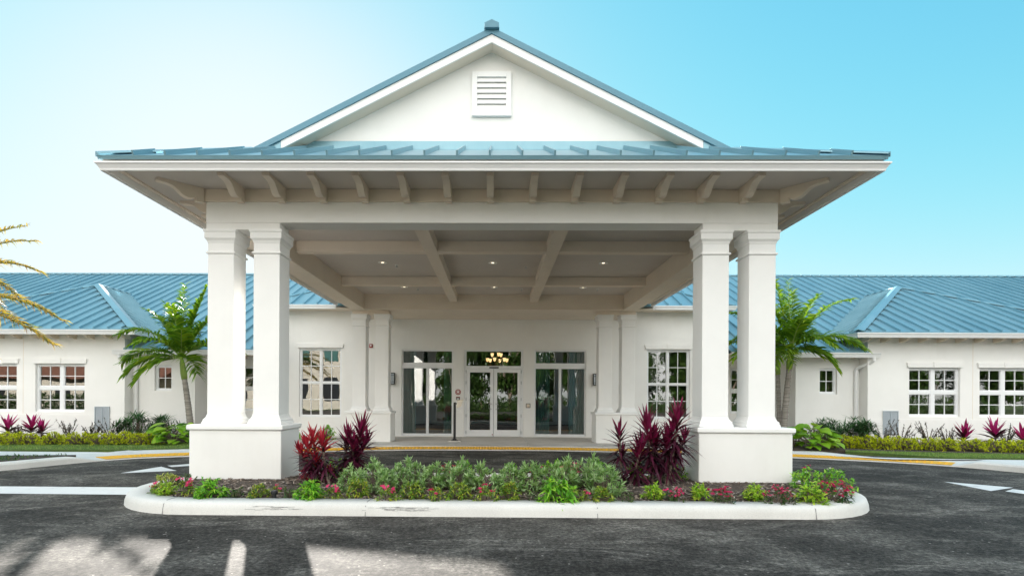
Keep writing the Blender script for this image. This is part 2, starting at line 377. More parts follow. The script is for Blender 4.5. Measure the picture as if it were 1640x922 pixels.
def normals(path):
    ns = []
    for i in range(len(path)):
        a = path[max(i - 1, 0)]; b = path[min(i + 1, len(path) - 1)]
        dx, dy = b[0] - a[0], b[1] - a[1]; l = math.hypot(dx, dy); ns.append((-dy / l, dx / l))
    return ns
EN = normals(E)
kb = MB(); KW = .32
rings = []
for (x, y), (nx, ny) in zip(E, EN):
    z = walk_z(x, y)
    rings.append([(x + nx * KW, y + ny * KW, -.1), (x - nx * .02, y - ny * .02, -.1), (x, y, z * .72), (x + nx * .025, y + ny * .025, z * .94), (x + nx * .06, y + ny * .06, z + .001), (x + nx * KW, y + ny * KW, z + .002)])
kb.rings(rings); kb.build('kerb', M['kerb'])['kind'] = 'structure'
# sidewalk sheet behind the kerb (a little below the kerb top so nothing is coplanar)
wk = MB(); W1 = []
for (x, y), (nx, ny) in zip(E, EN):
    a = (x + nx * (KW - .01), y + ny * (KW - .01), walk_z(x, y) - .001)
    if abs(x) < 7.0: b = (x * 1.0, 18.7, .05)
    elif x < 0: b = (min(x, -7.0) + (x + 7.0) * (2.2 if y > 9 else 6), max(12.62, 18.7 + (x + 7.0) * 9) if x > -7.7 else 12.75, .06)
    else: b = (x + (x - 7.0) * (1.8 if y > 9 else 5), max(12.2, 18.7 - (x - 7.0) * 9) if x < 7.7 else 12.3, .06)
    mid = (x + nx * .75, y + ny * .75, walk_z(x, y) + .001)
    W1.append((a, mid, b))
for i in range(len(W1) - 1):
    for q in (0, 1): wk.quadv([W1[i][q], W1[i + 1][q], W1[i + 1][q + 1], W1[i][q + 1]])
wk.build('sidewalk', M['walk'])['kind'] = 'structure'
# entry slab with joints
sl = MB()
for x0, x1 in ((-7.2, -3.07), (-3.06, -1.06), (-1.05, 1.03), (1.04, 3.06), (3.07, 7.2)):
    for (y0, y1) in ((15.05, 18.66),):
        sl.box(x0, x1, y0, y1, -.05, .056)
sl.build('entry_slab', M['slab'], bevel=.006)['kind'] = 'structure'
# yellow tactile strip with domes along the flush kerb
ts = MB(); S = [(p, n) for p, n in zip(E, EN) if T0 <= p[0] <= T1]
for i in range(len(S) - 1):
    (p, n), (q, m) = S[i], S[i + 1]; zz = .031
    ts.quadv([(p[0] + n[0] * .015, p[1] + n[1] * .015, zz), (q[0] + m[0] * .015, q[1] + m[1] * .015, zz), (q[0] + m[0] * .70, q[1] + m[1] * .70, zz + .004), (p[0] + n[0] * .70, p[1] + n[1] * .70, zz + .004)])
    L = math.hypot(q[0] - p[0], q[1] - p[1]); k = max(1, int(L / .075))
    for a in range(k):
        t = a / k
        for b in range(8):
            o = .05 + b * .073
            x = p[0] + (q[0] - p[0]) * t + n[0] * o; y = p[1] + (q[1] - p[1]) * t + n[1] * o
            ts.rings([[(x + r * dx, y + r * dy, zz + h) for dx, dy in ((1, 0), (0, 1), (-1, 0), (0, -1))] for r, h in ((.024, 0), (.013, .013))])
ts.build('tactile_paving', M['tactile'])['kind'] = 'structure'
# lawn, planting soil
LZ, BDZ = .07, .08
lf_ = [at(px, py, LZ) for px, py in ((0, 719.6), (110, 719.8), (215, 720), (244, 718.6), (308, 716.3))]; lb_ = [at(px, py, LZ) for px, py in ((308, 709), (150, 709.4), (0, 709.6))]
lawnL = [(-60, lf_[0][1])] + lf_ + lb_ + [(-60, lb_[-1][1])]
rf_ = [at(px, py, LZ) for px, py in ((1640, 733.2), (1523, 732.2), (1480, 730), (1420, 726), (1354, 722.6))]; rb_ = [at(px, py, LZ) for px, py in ((1354, 721), (1420, 722.6), (1500, 724.6), (1640, 727.4))]
lawnR = [(60, rf_[0][1])] + rf_ + rb_ + [(60, rb_[-1][1])]
one('prism', [(x, y, .0) for x, y in lawnL], (0, 0, LZ)).build('lawn', M['turf'])['kind'] = 'structure'
one('prism', [(x, y, .0) for x, y in reversed(lawnR)], (0, 0, LZ)).build('lawn', M['turf'])['kind'] = 'structure'
one('prism', [(x, y, .0) for x, y in [(-60, lb_[-1][1] - .03), (lb_[-1][0], lb_[-1][1] - .03), (lb_[1][0], lb_[1][1] - .03), (lb_[0][0], lb_[0][1] - .03), (-7.2, 16.0), (-7.2, 18.65), (-60, 18.65)]], (0, 0, BDZ)).build('planting_bed', M['soil'])['kind'] = 'structure'
one('prism', [(x, y, .0) for x, y in reversed([(60, rb_[-1][1] - .03), (rb_[-1][0], rb_[-1][1] - .03), (rb_[2][0], rb_[2][1] - .03), (rb_[1][0], rb_[1][1] - .03), (rb_[0][0], rb_[0][1] - .03), at(1272, 719.6, BDZ), (7.2, 16.0), (7.2, 18.65), (60, 18.65)])], (0, 0, BDZ)).build('planting_bed', M['soil'])['kind'] = 'structure'
# planted strips between kerb and walk, left and right edges of the picture
gcL = [(-8.75, 11.28), (-9.1, 10.45), (-9.5, 9.5), (-9.85, 7.5), (-10.1, 5), (-10.3, -8), (-60, -8), (-60, 11.05), (-10.2, 11.1)]
gcR = [(10.75, 10.75), (10.85, 10.1), (11.2, 8.5), (11.45, 6), (11.65, 2), (11.8, -8), (60, -8), (60, 10.85), (11.4, 10.85)]
one('prism', [(x, y, .02) for x, y in reversed(gcL)], (0, 0, .132)).build('planting_strip', M['soil'])['kind'] = 'structure'
one('prism', [(x, y, .02) for x, y in gcR], (0, 0, .132)).build('planting_strip', M['soil'])['kind'] = 'structure'

# island kerb + mulch
def stadium(r, hx, cy, n=20):
    pts = []
    for k in range(n + 1):
        a = -math.pi / 2 + math.pi * k / n; pts.append((hx + r * math.cos(a), cy + r * math.sin(a)))
    for k in range(n + 1):
        a = math.pi / 2 + math.pi * k / n; pts.append((-hx + r * math.cos(a), cy + r * math.sin(a)))
    return pts
ICX, IHX, ICY, IR = .08, 3.66, 7.7, 1.37
def st(r, z): return [(x + ICX, y, z) for x, y in stadium(r, IHX, ICY)]
isl = MB()
isl.rings([st(IR, -.05), st(IR - .012, .07), st(IR - .026, .112), st(IR - .045, .136), st(IR - .075, .148), st(IR - .11, .150), st(IR - .30, .150), st(IR - .31, .05)], cap=False)
isl.build('island_kerb', M['kerb'], smooth=True)['kind'] = 'structure'
kj = MB()          # contraction joints and rubber scuffs on the island kerb
for x in (-3.85, -1.43, 1.3, 3.85):
    y = ICY - math.sqrt(max(0, IR ** 2 - max(0, abs(x - ICX) - IHX) ** 2))
    kj.prism([(x - .004, y - .003, .0), (x - .004, y + .027, .118), (x - .004, y + .097, .1535), (x - .004, y + .30, .1535), (x - .004, y + .30, .14), (x - .004, y + .1, .14), (x - .004, y + .05, .1), (x - .004, y + .02, 0)], (.008, 0, 0))
kj.build('kerb_joint', M['scuff'])['kind'] = 'structure'
mu = MB(); mu.mi = 0
def mulch_h(x, y):
    return .125 + .05 * max(0, 1 - ((y - ICY) / 1.0) ** 2) + .012 * math.sin(x * 5.1) * math.sin(y * 6.3)
K = 60
ms = stadium(1, 1, 0)
def inner(r): return [(x + ICX, y) for x, y in stadium(r, IHX, ICY)]
rs_ = []
for r in (IR - .305, IR - .55, IR - .8, .3, .05):
    rs_.append([(x, y, mulch_h(x, y) if r < IR - .4 else .118) for x, y in inner(r)])
mu.rings(rs_)
mu.mi = 1
def in_island(x, y, r=IR - .33):
    dx = max(0, abs(x - ICX) - IHX); return dx * dx + (y - ICY) ** 2 < r * r
cnt = 0
while cnt < 10000:
    x = rnd.uniform(-5, 5.1); y = rnd.uniform(6.6, 8.9) if cnt % 3 else rnd.uniform(6.6, 7.3)
    if not in_island(x, y): continue
    cnt += 1; z = mulch_h(x, y) + rnd.uniform(0, .014)
    a = rnd.uniform(0, 6.28); L = rnd.uniform(.015, .05); w = rnd.uniform(.005, .012); t = rnd.uniform(-.3, .3)
    dx, dy = math.cos(a) * L, math.sin(a) * L; ex, ey = -math.sin(a) * w, math.cos(a) * w
    mu.quadv([(x - dx - ex, y - dy - ey, z - t * L), (x + dx - ex, y + dy - ey, z + t * L), (x + dx + ex, y + dy + ey, z + t * L + rnd.uniform(-.006, .006)), (x - dx + ex, y - dy + ey, z - t * L)])
mu.build('mulch_bed', [M['soil'], M['chips']])['kind'] = 'structure'
# black scuff streaks on the kerb face
sc = MB()
for (xc, wd, n) in ((-2.55, .35, 26), (-.95, .45, 60)):
    for k in range(n):
        x = xc + rnd.gauss(0, wd * .45); t = rnd.uniform(.35, .85); L = rnd.uniform(.02, .07)
        y = ICY - IR + .005 + .025 * t - .0045; z = .03 + .09 * t
        sc.quadv([(x - L, y, z), (x + L, y, z + .002), (x + L * .9, y + .001, z + .005), (x - L * .8, y + .001, z + .004)])
sc.build('tyre_scuff_marks', M['scuff'])['kind'] = 'structure'

# painted markings
def marking(poly, z=.004):
    m = MB(); m.quadv([(x, y, z) for x, y in poly]); return m
sb = MB(); sb.quadv([(-9.0, 7.62, .004), (-5.02, 7.58, .004), (-5.05, 8.2, .004), (-8.95, 8.2, .004)])
tag(sb.build('stop_line', M['marking']), kind='structure')
ar = MB(); ar.quadv([(*at(192, 757.5), .004), (*at(283, 753.5), .004), (*at(258, 747), .004)]); ar.quadv([(*at(275, 747.5), .004), (*at(330, 744), .004), (*at(330, 740.5), .004), (*at(268, 745.4), .004)])
tag(ar.build('arrow_marking', M['marking']), kind='structure')
ar = MB(); ar.quadv([(*at(1511, 771), .004), (*at(1587, 786), .004), (*at(1623, 780.5), .004)]); ar.quadv([(*at(1610, 786.5), .004), (*at(1700, 799), .004), (*at(1720, 794), .004), (*at(1622, 783), .004)])
tag(ar.build('arrow_marking', M['marking']), kind='structure')

# ================================================================== BUILDING
B = thing('building', (0, 0, 0), 'white stucco single-storey building with blue metal roofs and gabled drive-through entrance canopy', 'building')
ZP, ZCAP = .908, .975
def pedestal(sx, y0):
    x0, x1 = sorted((sx * 3.096, sx * 4.475)); m = MB()
    m.box(x0, x1, y0, y0 + .74, -.02, ZP - .012)
    o = m.build('pedestal', M['stucco'], B, .012)
    c = MB(); cx, cy = (x0 + x1) / 2, y0 + .37; hx, hy = (x1 - x0) / 2, .37
    c.rings([[(cx - hx - e, cy - hy - e, z), (cx + hx + e, cy - hy - e, z), (cx + hx + e, cy + hy + e, z), (cx - hx - e, cy + hy + e, z)] for e, z in ((.012, ZP - .012), (.03, ZP + .004), (.03, ZCAP - .012), (.018, ZCAP))])
    c.build('pedestal_cap', M['trim'], o, .004)
def column(cx, cy):
    m = MB(); m.sqloft(cx, cy, [(.199, ZCAP + .158), (.199, 3.57)]); m.sqloft(cx, cy, [(.199, 3.601), (.199, 3.76)])
    o = m.build('column', M['trim'], B, .006)
    b = MB(); z = ZCAP
    b.sqloft(cx, cy, [(.256, z + .002), (.256, z + .038), (.247, z + .043), (.244, z + .055), (.244, z + .078), (.234, z + .084), (.222, z + .098), (.212, z + .118), (.206, z + .138), (.2005, z + .158)])
    b.build('column_base', M['trim'], o, .003)
    c = MB()
    c.sqloft(cx, cy, [(.2005, 3.565), (.217, 3.570), (.222, 3.585), (.217, 3.600), (.2005, 3.605)])
    c.sqloft(cx, cy, [(.2005, 3.735), (.208, 3.742), (.208, 3.755), (.214, 3.770), (.230, 3.790), (.238, 3.797), (.238, 3.885), (.246, 3.893), (.250, 3.902), (.250, 3.932)])
    c.build('capital', M['trim'], o, .003)
for sx in (-1, 1):
    for y0 in (8.0, 16.27):
        pedestal(sx, y0)
        for xc in (4.10, 3.40): column(sx * xc, y0 + .37)
# beams
BZ, FZ, SZ = 4.041, 4.35, 4.535
bm_ = MB(); bm_.box(-4.33, 4.33, 8.17, 8.53, BZ, 4.53)
for s in (-1, 1):
    a, b = sorted((s * 3.2, s * 4.328)); bm_.box(a, b, 8.172, 8.528, 3.934, BZ - .0005)
bm_.build('front_beam', M['stucco'], B, .008)
fr = MB()
fr.box(-4.37, 4.37, 8.13, 8.168, FZ, SZ)
for s in (-1, 1):
    a, b = sorted((s * 4.332, s * 4.37)); fr.box(a, b, 8.169, 17.9, FZ, SZ)
fr.build('frieze_board', M['soffit'], B, .004)
for s in (-1, 1):
    m = MB(); a, b = sorted((s * 3.895, s * 4.325)); m.box(a, b, 8.532, 16.196, BZ + .001, 4.53)
    a, b = sorted((s * 3.2, s * 4.326)); m.box(a, b, 16.45, 16.83, 3.934, BZ - .0005)
    m.build('side_beam', M['soffit'], B, .008)
m = MB(); m.box(-4.33, 4.33, 16.2, 16.9, BZ, FZ + .2); m.build('rear_beam', M['soffit'], B, .008)
m = MB(); m.box(-4.33, 4.33, 16.902, 18.59, BZ + .05, BZ + .15); m.build('entry_soffit', M['soffit'], B)
# coffered ceiling
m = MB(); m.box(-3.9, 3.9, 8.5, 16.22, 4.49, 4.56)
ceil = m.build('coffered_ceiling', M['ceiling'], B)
for s in (-1, 1):
    m = MB(); a, b = sorted((s * 1.077, s * 1.327)); m.box(a, b, 8.534, 16.195, 4.27, 4.489)
    m.build('ceiling_beam', M['soffit'], ceil, .006)
for y in (10.65, 13.8):
    m = MB()
    for x0, x1 in ((-3.893, -1.33), (-1.074, 1.074), (1.33, 3.893)): m.box(x0, x1, y, y + .2, 4.272, 4.488)
    m.build('cross_beam', M['soffit'], ceil, .006)
# eave soffit ring and fascia
EX, EY = 5.22, 7.22
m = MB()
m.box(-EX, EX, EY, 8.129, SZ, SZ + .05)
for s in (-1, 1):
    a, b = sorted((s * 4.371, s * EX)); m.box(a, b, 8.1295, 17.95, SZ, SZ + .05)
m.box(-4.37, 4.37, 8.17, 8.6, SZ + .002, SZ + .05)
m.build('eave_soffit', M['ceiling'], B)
m = MB()   # soffit drip trim
m.box(-EX + .06, EX - .06, EY + .06, EY + .12, SZ - .025, SZ - .001)
for s in (-1, 1):
    a, b = sorted((s * (EX - .06), s * (EX - .12))); m.box(a, b, EY + .12, 17.9, SZ - .025, SZ - .001)
m.build('eave_trim', M['soffit'], B)
def gutter(path, z, name='gutter', parent=B, h=.105, out=.07):
    """path: list of (x,y) with outward on the right-hand side when walking it"""
    prof = [(0, 0), (.018, 0), (.024, .012), (.024, .022), (.03, .035), (out * .72, h * .66), (out * .9, h * .78), (out, h * .82), (out, h), (out - .014, h), (out - .014, h * .86), (0, h * .86)]
    m = MB(); rings = []
    n = len(path)
    for i, p in enumerate(path):
        def nn(a, b):
            dx, dy = b[0] - a[0], b[1] - a[1]; l = math.hypot(dx, dy); return Vector((dy / l, -dx / l))
        if i == 0: v = nn(path[0], path[1])
        elif i == n - 1: v = nn(path[-2], path[-1])
        else:
            a, b = nn(path[i - 1], p), nn(p, path[i + 1]); v = (a + b); v /= v.dot(a)
        rings.append([(p[0] + v.x * o, p[1] + v.y * o, z + zz) for o, zz in prof])
    m.rings(rings); return m.build(name, M['gutter'], parent)
gutter([(-EX, 17.9), (-EX, EY), (EX, EY), (EX, 17.9)], 4.425)
m = MB(); m.box(-EX + .01, EX - .01, EY + .002, EY + .03, 4.44, 4.60)
for s in (-1, 1):
    a, b = sorted((s * (EX - .002), s * (EX - .03))); m.box(a, b, EY + .031, 17.9, 4.44, 4.60)
m.build('fascia', M['trim'], B)
# brackets
PROF = [(0, 0), (.62, 0), (.62, .042), (.60, .05), (.56, .05), (.50, .052), (.44, .062), (.39, .085), (.345, .12), (.30, .158), (.25, .185), (.20, .192), (.155, .182), (.125, .165), (.118, .15), (.108, .17), (.108, .215), (0, .215)]
def bracket(x, y, ang, w=.10, top=SZ - .001, scale=1.0, name='bracket', mat=None):
    d = Vector((math.sin(ang), -math.cos(ang), 0)); s = Vector((math.cos(ang), math.sin(ang), 0)); b = Vector((x, y, top))
    m = MB(); m.prism([b + d * (l * scale) - s * (w / 2) - Vector((0, 0, h)) for l, h in PROF], s * w)
    return m.build(name, mat or M['soffit'], B)
for k in range(-6, 7): bracket(.0 + k * .628, 8.128, 0)
for s in (-1, 1):
    bracket(s * 4.36, 8.14, s * R(45))
    for k in range(13): bracket(s * 4.372, 8.66 + k * .628, s * R(90))

# --- roofs with standing seams
def roof_plane(mb, poly, udir, sp=.434, u0=0.0, th=.05, rib=.062, ribw=.012):
    poly = [Vector(p) for p in poly]; u = Vector(udir).normalized()
    nrm = Vector((0, 0, 0))
    for i in range(len(poly)): nrm += poly[i].cross(poly[(i + 1) % len(poly)])
    nrm.normalize()
    if nrm.z < 0: nrm.negate(); poly.reverse()
    v = nrm.cross(u).normalized()
    if v.z < 0: v.negate()
    mb.prism([p - nrm * th for p in poly], nrm * th)
    o = Vector((0, 0, 0)); c0 = poly[0].dot(nrm)
    P2 = [(p.dot(u), p.dot(v)) for p in poly]
    k = math.ceil((min(a for a, _ in P2) - u0) / sp); umax = max(a for a, _ in P2)
    while u0 + k * sp < umax - .02:
        uu = u0 + k * sp; k += 1; hits = []
        for i in range(len(P2)):
            (a, b), (c, d) = P2[i], P2[(i + 1) % len(P2)]
            if (a - uu) * (c - uu) < 0: hits.append(b + (d - b) * (uu - a) / (c - a))
        if len(hits) < 2: continue
        v0, v1 = min(hits), max(hits)
        if v1 - v0 < .06: continue
        base = u * uu + nrm * c0
        a = base + v * (v0 + .006); b = base + v * (v1 - .01)
        mb.prism([a - u * ribw, b - u * ribw, b + u * ribw, a + u * ribw], nrm * rib)
SL = .504
ER, EYR, EZ = 5.26, 7.165, 4.615       # roof eave line
RG = EZ + SL * ER                        # ridge height
rf = MB(); ty = 8.6 - EYR
for s in (-1, 1):
    roof_plane(rf, [(s * ER, EYR, EZ), (s * (ER - ty), 8.6, EZ + SL * ty), (0, 8.6, RG), (0, 25.4, RG), (s * 1.3, 22.4, RG - SL * 1.3), (s * ER, 18.1, EZ)], (0, 1, 0), u0=.1)
tb = 8.92 - EYR
roof_plane(rf, [(-ER, EYR, EZ), (ER, EYR, EZ), (ER - tb, 8.92, EZ + SL * tb), (-(ER - tb), 8.92, EZ + SL * tb)], (1, 0, 0))
croof = rf.build('canopy_roof', M['roof'], B)
hp = MB()   # hip and ridge caps
def cap_strip(mb, a, b, w=.10, h=.02, lift=.05):
    a, b = Vector(a), Vector(b); d = (b - a).normalized(); s = d.cross(Vector((0, 0, 1))).normalized(); up = s.cross(d).normalized()
    if up.z < 0: up.negate()
    a = a + up * lift; b = b + up * lift
    mb.prism([a - s * w - up * (w * .42), a + up * .0, a + s * w - up * (w * .42), a + s * w - up * (w * .42 + h), a - up * h, a - s * w - up * (w * .42 + h)], b - a)
for s in (-1, 1): cap_strip(hp, (s * ER, EYR, EZ), (s * (ER - ty), 8.6, EZ + SL * ty), .07)
cap_strip(hp, (0, 8.55, RG), (0, 25.4, RG), .12, .03, .07)
hp.build('ridge_cap', M['roof'], croof)
ec = MB(); ec.prism([(-.11, 8.50, RG - .035), (.11, 8.50, RG - .035), (.115, 8.50, RG + .035), (0, 8.50, RG + .09), (-.115, 8.50, RG + .035)], (0, .16, 0))
ec.build('ridge_end_cap', M['rooftrim'], croof)
# gable: wall, rake, vent
def zr(x): return RG - SL * abs(x)
m = MB(); m.prism([(-3.7, 8.87, 5.3), (3.7, 8.87, 5.3), (3.7, 8.87, zr(3.7) - .07), (0, 8.87, RG - .07), (-3.7, 8.87, zr(3.7) - .07)], (0, .15, 0))
gw = m.build('gable_wall', M['stucco'], B)
m = MB()
for s in (-1, 1): m.prism([(s * 3.86, 8.565, zr(3.86) - .085), (s * 3.86, 8.565, zr(3.86) + .012), (0, 8.565, RG + .012), (0, 8.565, RG - .085)], (0, .045, 0))
m.build('rake_trim', M['rooftrim'], croof)
m = MB()
for s in (-1, 1): m.prism([(s * 3.36, 8.59, zr(3.36) - .212), (s * 3.36, 8.59, zr(3.36) - .087), (0, 8.59, RG - .087), (0, 8.59, RG - .212)], (0, .03, 0))
m.build('rake_fascia', M['trim'], gw)
m = MB()
for s in (-1, 1): m.prism([(s * 3.36, 8.621, zr(3.36) - .20), (s * 3.36, 8.621, zr(3.36) - .16), (0, 8.621, RG - .16), (0, 8.621, RG - .20)], (0, .25, 0))
m.build('rake_soffit', M['soffit'], gw)
for s in (-1, 1):
    m = MB(); m.prism([(s * 3.365, 8.595, zr(3.365) - .087), (s * 3.80, 8.595, zr(3.80) - .087), (s * 3.80, 8.595, EZ + SL * (8.6 - EYR) - .02), (s * 3.365, 8.595, EZ + SL * (8.6 - EYR) - .02)], (0, .03, 0))
    m.build('rake_return', M['roof'], croof)
m = MB(); m.box(-3.45, 3.45, 8.845, 8.868, 5.455, 5.60); m.box(-3.45, 3.45, 8.825, 8.8449, 5.44, 5.515)
m.build('base_flashing', M['roof'], croof)
vt = MB(); vx, vz0, vz1 = .322, 6.03, 6.735; f = .085
vt.box(-vx, -vx + f, 8.83, 8.869, vz0, vz1); vt.box(vx - f, vx, 8.83, 8.869, vz0, vz1)
vt.box(-vx + f, vx - f, 8.83, 8.869, vz1 - f, vz1); vt.box(-vx + f, vx - f, 8.83, 8.869, vz0, vz0 + f)
vt.box(-vx - .004, vx + .004, 8.815, 8.868, vz0 - .028, vz0 - .001)
vo = vt.build('gable_vent', M['trim'], B, .004)
m = MB()
for k in range(6):
    z = vz0 + f + k * .089; m.prism([(-vx + f, 8.838, z + .008), (-vx + f, 8.865, z + .086), (-vx + f, 8.868, z + .086), (-vx + f, 8.846, z + .008)], (2 * (vx - f), 0, 0))
m.build('louvre', M['trim'], vo)

# --- walls with openings
def wall_open(mb, a0, a1, z0, z1, ops, y, depth=.16, axis='x', sgn=1):
    """front sheet facing -y with rectangular openings and reveals"""
    xs = sorted({a0, a1, *[o[0] for o in ops], *[o[1] for o in ops]}); zs = sorted({z0, z1, *[o[2] for o in ops], *[o[3] for o in ops]})
    for i in range(len(xs) - 1):
        for j in range(len(zs) - 1):
            cx, cz = (xs[i] + xs[i + 1]) / 2, (zs[j] + zs[j + 1]) / 2
            if any(o[0] < cx < o[1] and o[2] < cz < o[3] for o in ops): continue
            mb.quadv([(xs[i], y, zs[j]), (xs[i + 1], y, zs[j]), (xs[i + 1], y, zs[j + 1]), (xs[i], y, zs[j + 1])])
    for x0, x1, q0, q1 in ops:
        mb.quadv([(x0, y, q0), (x0, y + depth, q0), (x0, y + depth, q1), (x0, y, q1)])
        mb.quadv([(x1, y, q0), (x1, y, q1), (x1, y + depth, q1), (x1, y + depth, q0)])
        mb.quadv([(x0, y, q0), (x1, y, q0), (x1, y + depth, q0), (x0, y + depth, q0)])
        mb.quadv([(x0, y, q1), (x0, y + depth, q1), (x1, y + depth, q1), (x1, y, q1)])
YC, YB, YW = 18.6, 17.4, 17.0
doorO = (-1.02, 1.02, .052, 3.05)
sideO = [(-3.18, -1.40, .085, 3.05), (1.40, 3.18, .085, 3.05)]
cwin = [(-6.73, -5.26, .70, 3.08), (5.26, 6.73, .70, 3.08)]
m = MB(); wall_open(m, -7.4, 7.4, -.02, 4.62, [doorO] + sideO + cwin, YC)
for s in (-1, 1):
    m.quadv([(s * 7.4, YC, 0), (s * 7.4, 24, 0), (s * 7.4, 24, 4.62), (s * 7.4, YC, 4.62)])
m.build('entrance_wall', M['stucco'], B)
dwin = [(8.12, 9.2, .90, 2.45)]; bwin = [(10.43, 11.0, 1.57, 2.40)]
wwin = [(12.98, 14.56, .875, 2.40), (15.16, 16.74, .875, 2.40), (17.4, 18.6, .875, 2.40)]
mir = lambda L: [(-b, -a, c, d) for a, b, c, d in L]
for s in (-1, 1):
    g = (lambda L: L) if s > 0 else mir
    def span(a, b): return (a, b) if s > 0 else (-b, -a)
    m = MB(); wall_open(m, *span(7.4, 9.68), -.02, 2.9, g(dwin), YC); wall_open(m, *span(9.68, 11.7), -.02, 2.9, g(bwin), YB)
    m.quadv([(s * 9.68, YB, 0), (s * 9.68, YC, 0), (s * 9.68, YC, 2.9), (s * 9.68, YB, 2.9)])
    m.build('side_wall', M['stucco'], B)
    m = MB(); wall_open(m, *span(11.7, 19.1), -.02, 3.45, g(wwin), YW)
    m.quadv([(s * 11.7, YW, 0), (s * 11.7, 19, 0), (s * 11.7, 19, 3.45), (s * 11.7, YW, 3.45)])
    m.quadv([(s * 19.1, YW, 0), (s * 19.1, 19, 0), (s * 19.1, 19, 3.45), (s * 19.1, YW, 3.45)])
    wing = m.build('wing_wall', M['stucco'], B)
    m = MB(); m.box(*span(11.7, 19.1), YW - .012, YW - .001, .1, .80); wb_ = m.build('wall_base_band', M['stucco'], wing, .004)
    m = MB(); m.box(*span(16.74 - 1.79 - .006, 16.74 - 1.79 + .006), YW - .003, YW + .01, .8, 3.3); m.build('wall_joint', M['soffit'], wing)
    m = MB(); m.quadv([(s * 19.1, YC, 0), (s * 60, YC, 0), (s * 60, YC, 2.9), (s * 19.1, YC, 2.9)]); m.build('side_wall', M['stucco'], B)
# dark rooms behind the glass
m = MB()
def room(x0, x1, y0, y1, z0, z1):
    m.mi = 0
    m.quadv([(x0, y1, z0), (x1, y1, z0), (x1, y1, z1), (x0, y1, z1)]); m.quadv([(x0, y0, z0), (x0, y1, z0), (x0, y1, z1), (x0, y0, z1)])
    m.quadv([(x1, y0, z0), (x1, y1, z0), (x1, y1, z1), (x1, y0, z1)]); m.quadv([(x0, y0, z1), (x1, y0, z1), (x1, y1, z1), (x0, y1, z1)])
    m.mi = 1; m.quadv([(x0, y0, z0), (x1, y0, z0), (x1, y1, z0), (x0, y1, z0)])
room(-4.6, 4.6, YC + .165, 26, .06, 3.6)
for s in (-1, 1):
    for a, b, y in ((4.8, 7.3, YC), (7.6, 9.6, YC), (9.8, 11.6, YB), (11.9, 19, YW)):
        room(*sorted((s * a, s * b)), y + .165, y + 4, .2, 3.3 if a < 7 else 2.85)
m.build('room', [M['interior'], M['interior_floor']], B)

# --- windows: frame > pane, lintel
def window(x0, x1, z0, z1, y, cols, rows, mull=True, rail=True, lintel=True, halfkey=True):
    yf = y + .075; m = MB(); fw = .055
    m.box(x0 + .001, x0 + fw, yf, yf + .08, z0 + .001, z1 - .001); m.box(x1 - fw, x1 - .001, yf, yf + .08, z0 + .001, z1 - .001)
    m.box(x0 + fw, x1 - fw, yf, yf + .08, z1 - fw, z1 - .001); m.box(x0 + fw, x1 - fw, yf - .01, yf + .08, z0 + .001, z0 + fw * 1.1)
    ix0, ix1, iz0, iz1 = x0 + fw, x1 - fw, z0 + fw * 1.1, z1 - fw
    units = [(ix0, ix1)]
    if mull:
        c = (ix0 + ix1) / 2; hm = .06 if cols == 2 and not rail == 'thin' else .032
        m.box(c - hm, c + hm, yf + .002, yf + .078, iz0, iz1); units = [(ix0, c - hm), (c + hm, ix1)]
    for (a, b) in units:
        spans = [(iz0, iz1)]
        if rail:
            c = (iz0 + iz1) / 2; hr = .026 if rail == 'thin' else .055
            m.box(a, b, yf + .004, yf + .074, c - hr, c + hr); spans = [(iz0, c - hr), (c + hr, iz1)]
        for (p, q) in spans:
            e = .022   # sash
            m.box(a, a + e, yf + .02, yf + .068, p, q); m.box(b - e, b, yf + .02, yf + .068, p, q)
            m.box(a + e, b - e, yf + .02, yf + .068, p, p + e); m.box(a + e, b - e, yf + .02, yf + .068, q - e, q)
            for k in range(1, cols):
                xx = a + (b - a) * k / cols; m.box(xx - .011, xx + .011, yf + .028, yf + .062, p + e, q - e)
            for k in range(1, rows):
                zz = p + (q - p) * k / rows; m.box(a + e, b - e, yf + .03, yf + .06, zz - .011, zz + .011)
    o = m.build('window', M['frame'], B)
    g = MB(); g.quadv([(ix0, yf + .045, iz0), (ix1, yf + .045, iz0), (ix1, yf + .045, iz1), (ix0, yf + .045, iz1)]); g.build('pane', M['glass'], o)
    if lintel:
        l = MB(); e = .055; c = (x0 + x1) / 2
        l.prism([(x0 - e, y - .045, z1 + .012), (x1 + e, y - .045, z1 + .012), (x1 + e + .03, y - .045, z1 + .165), (x0 - e - .03, y - .045, z1 + .165)], (0, .044, 0))
        l.prism([(c - .05, y - .06, z1 + .01), (c + .05, y - .06, z1 + .01), (c + .07, y - .06, z1 + .19), (c - .07, y - .06, z1 + .19)], (0, .0145, 0))
        l.build('lintel', M['stucco'], o, .004)
    return o
for w in cwin: window(*w, YC, 2, 2, True, 'thin')
for s in (-1, 1):
    g = (lambda L: L) if s > 0 else mir
    for w in g(dwin): window(*w, YC, 2, 2, False, True)
    for w in g(bwin): window(*w, YB, 2, 2, False, False, lintel=False)
    for w in g(wwin): window(*w, YW, 2, 2, True, True)

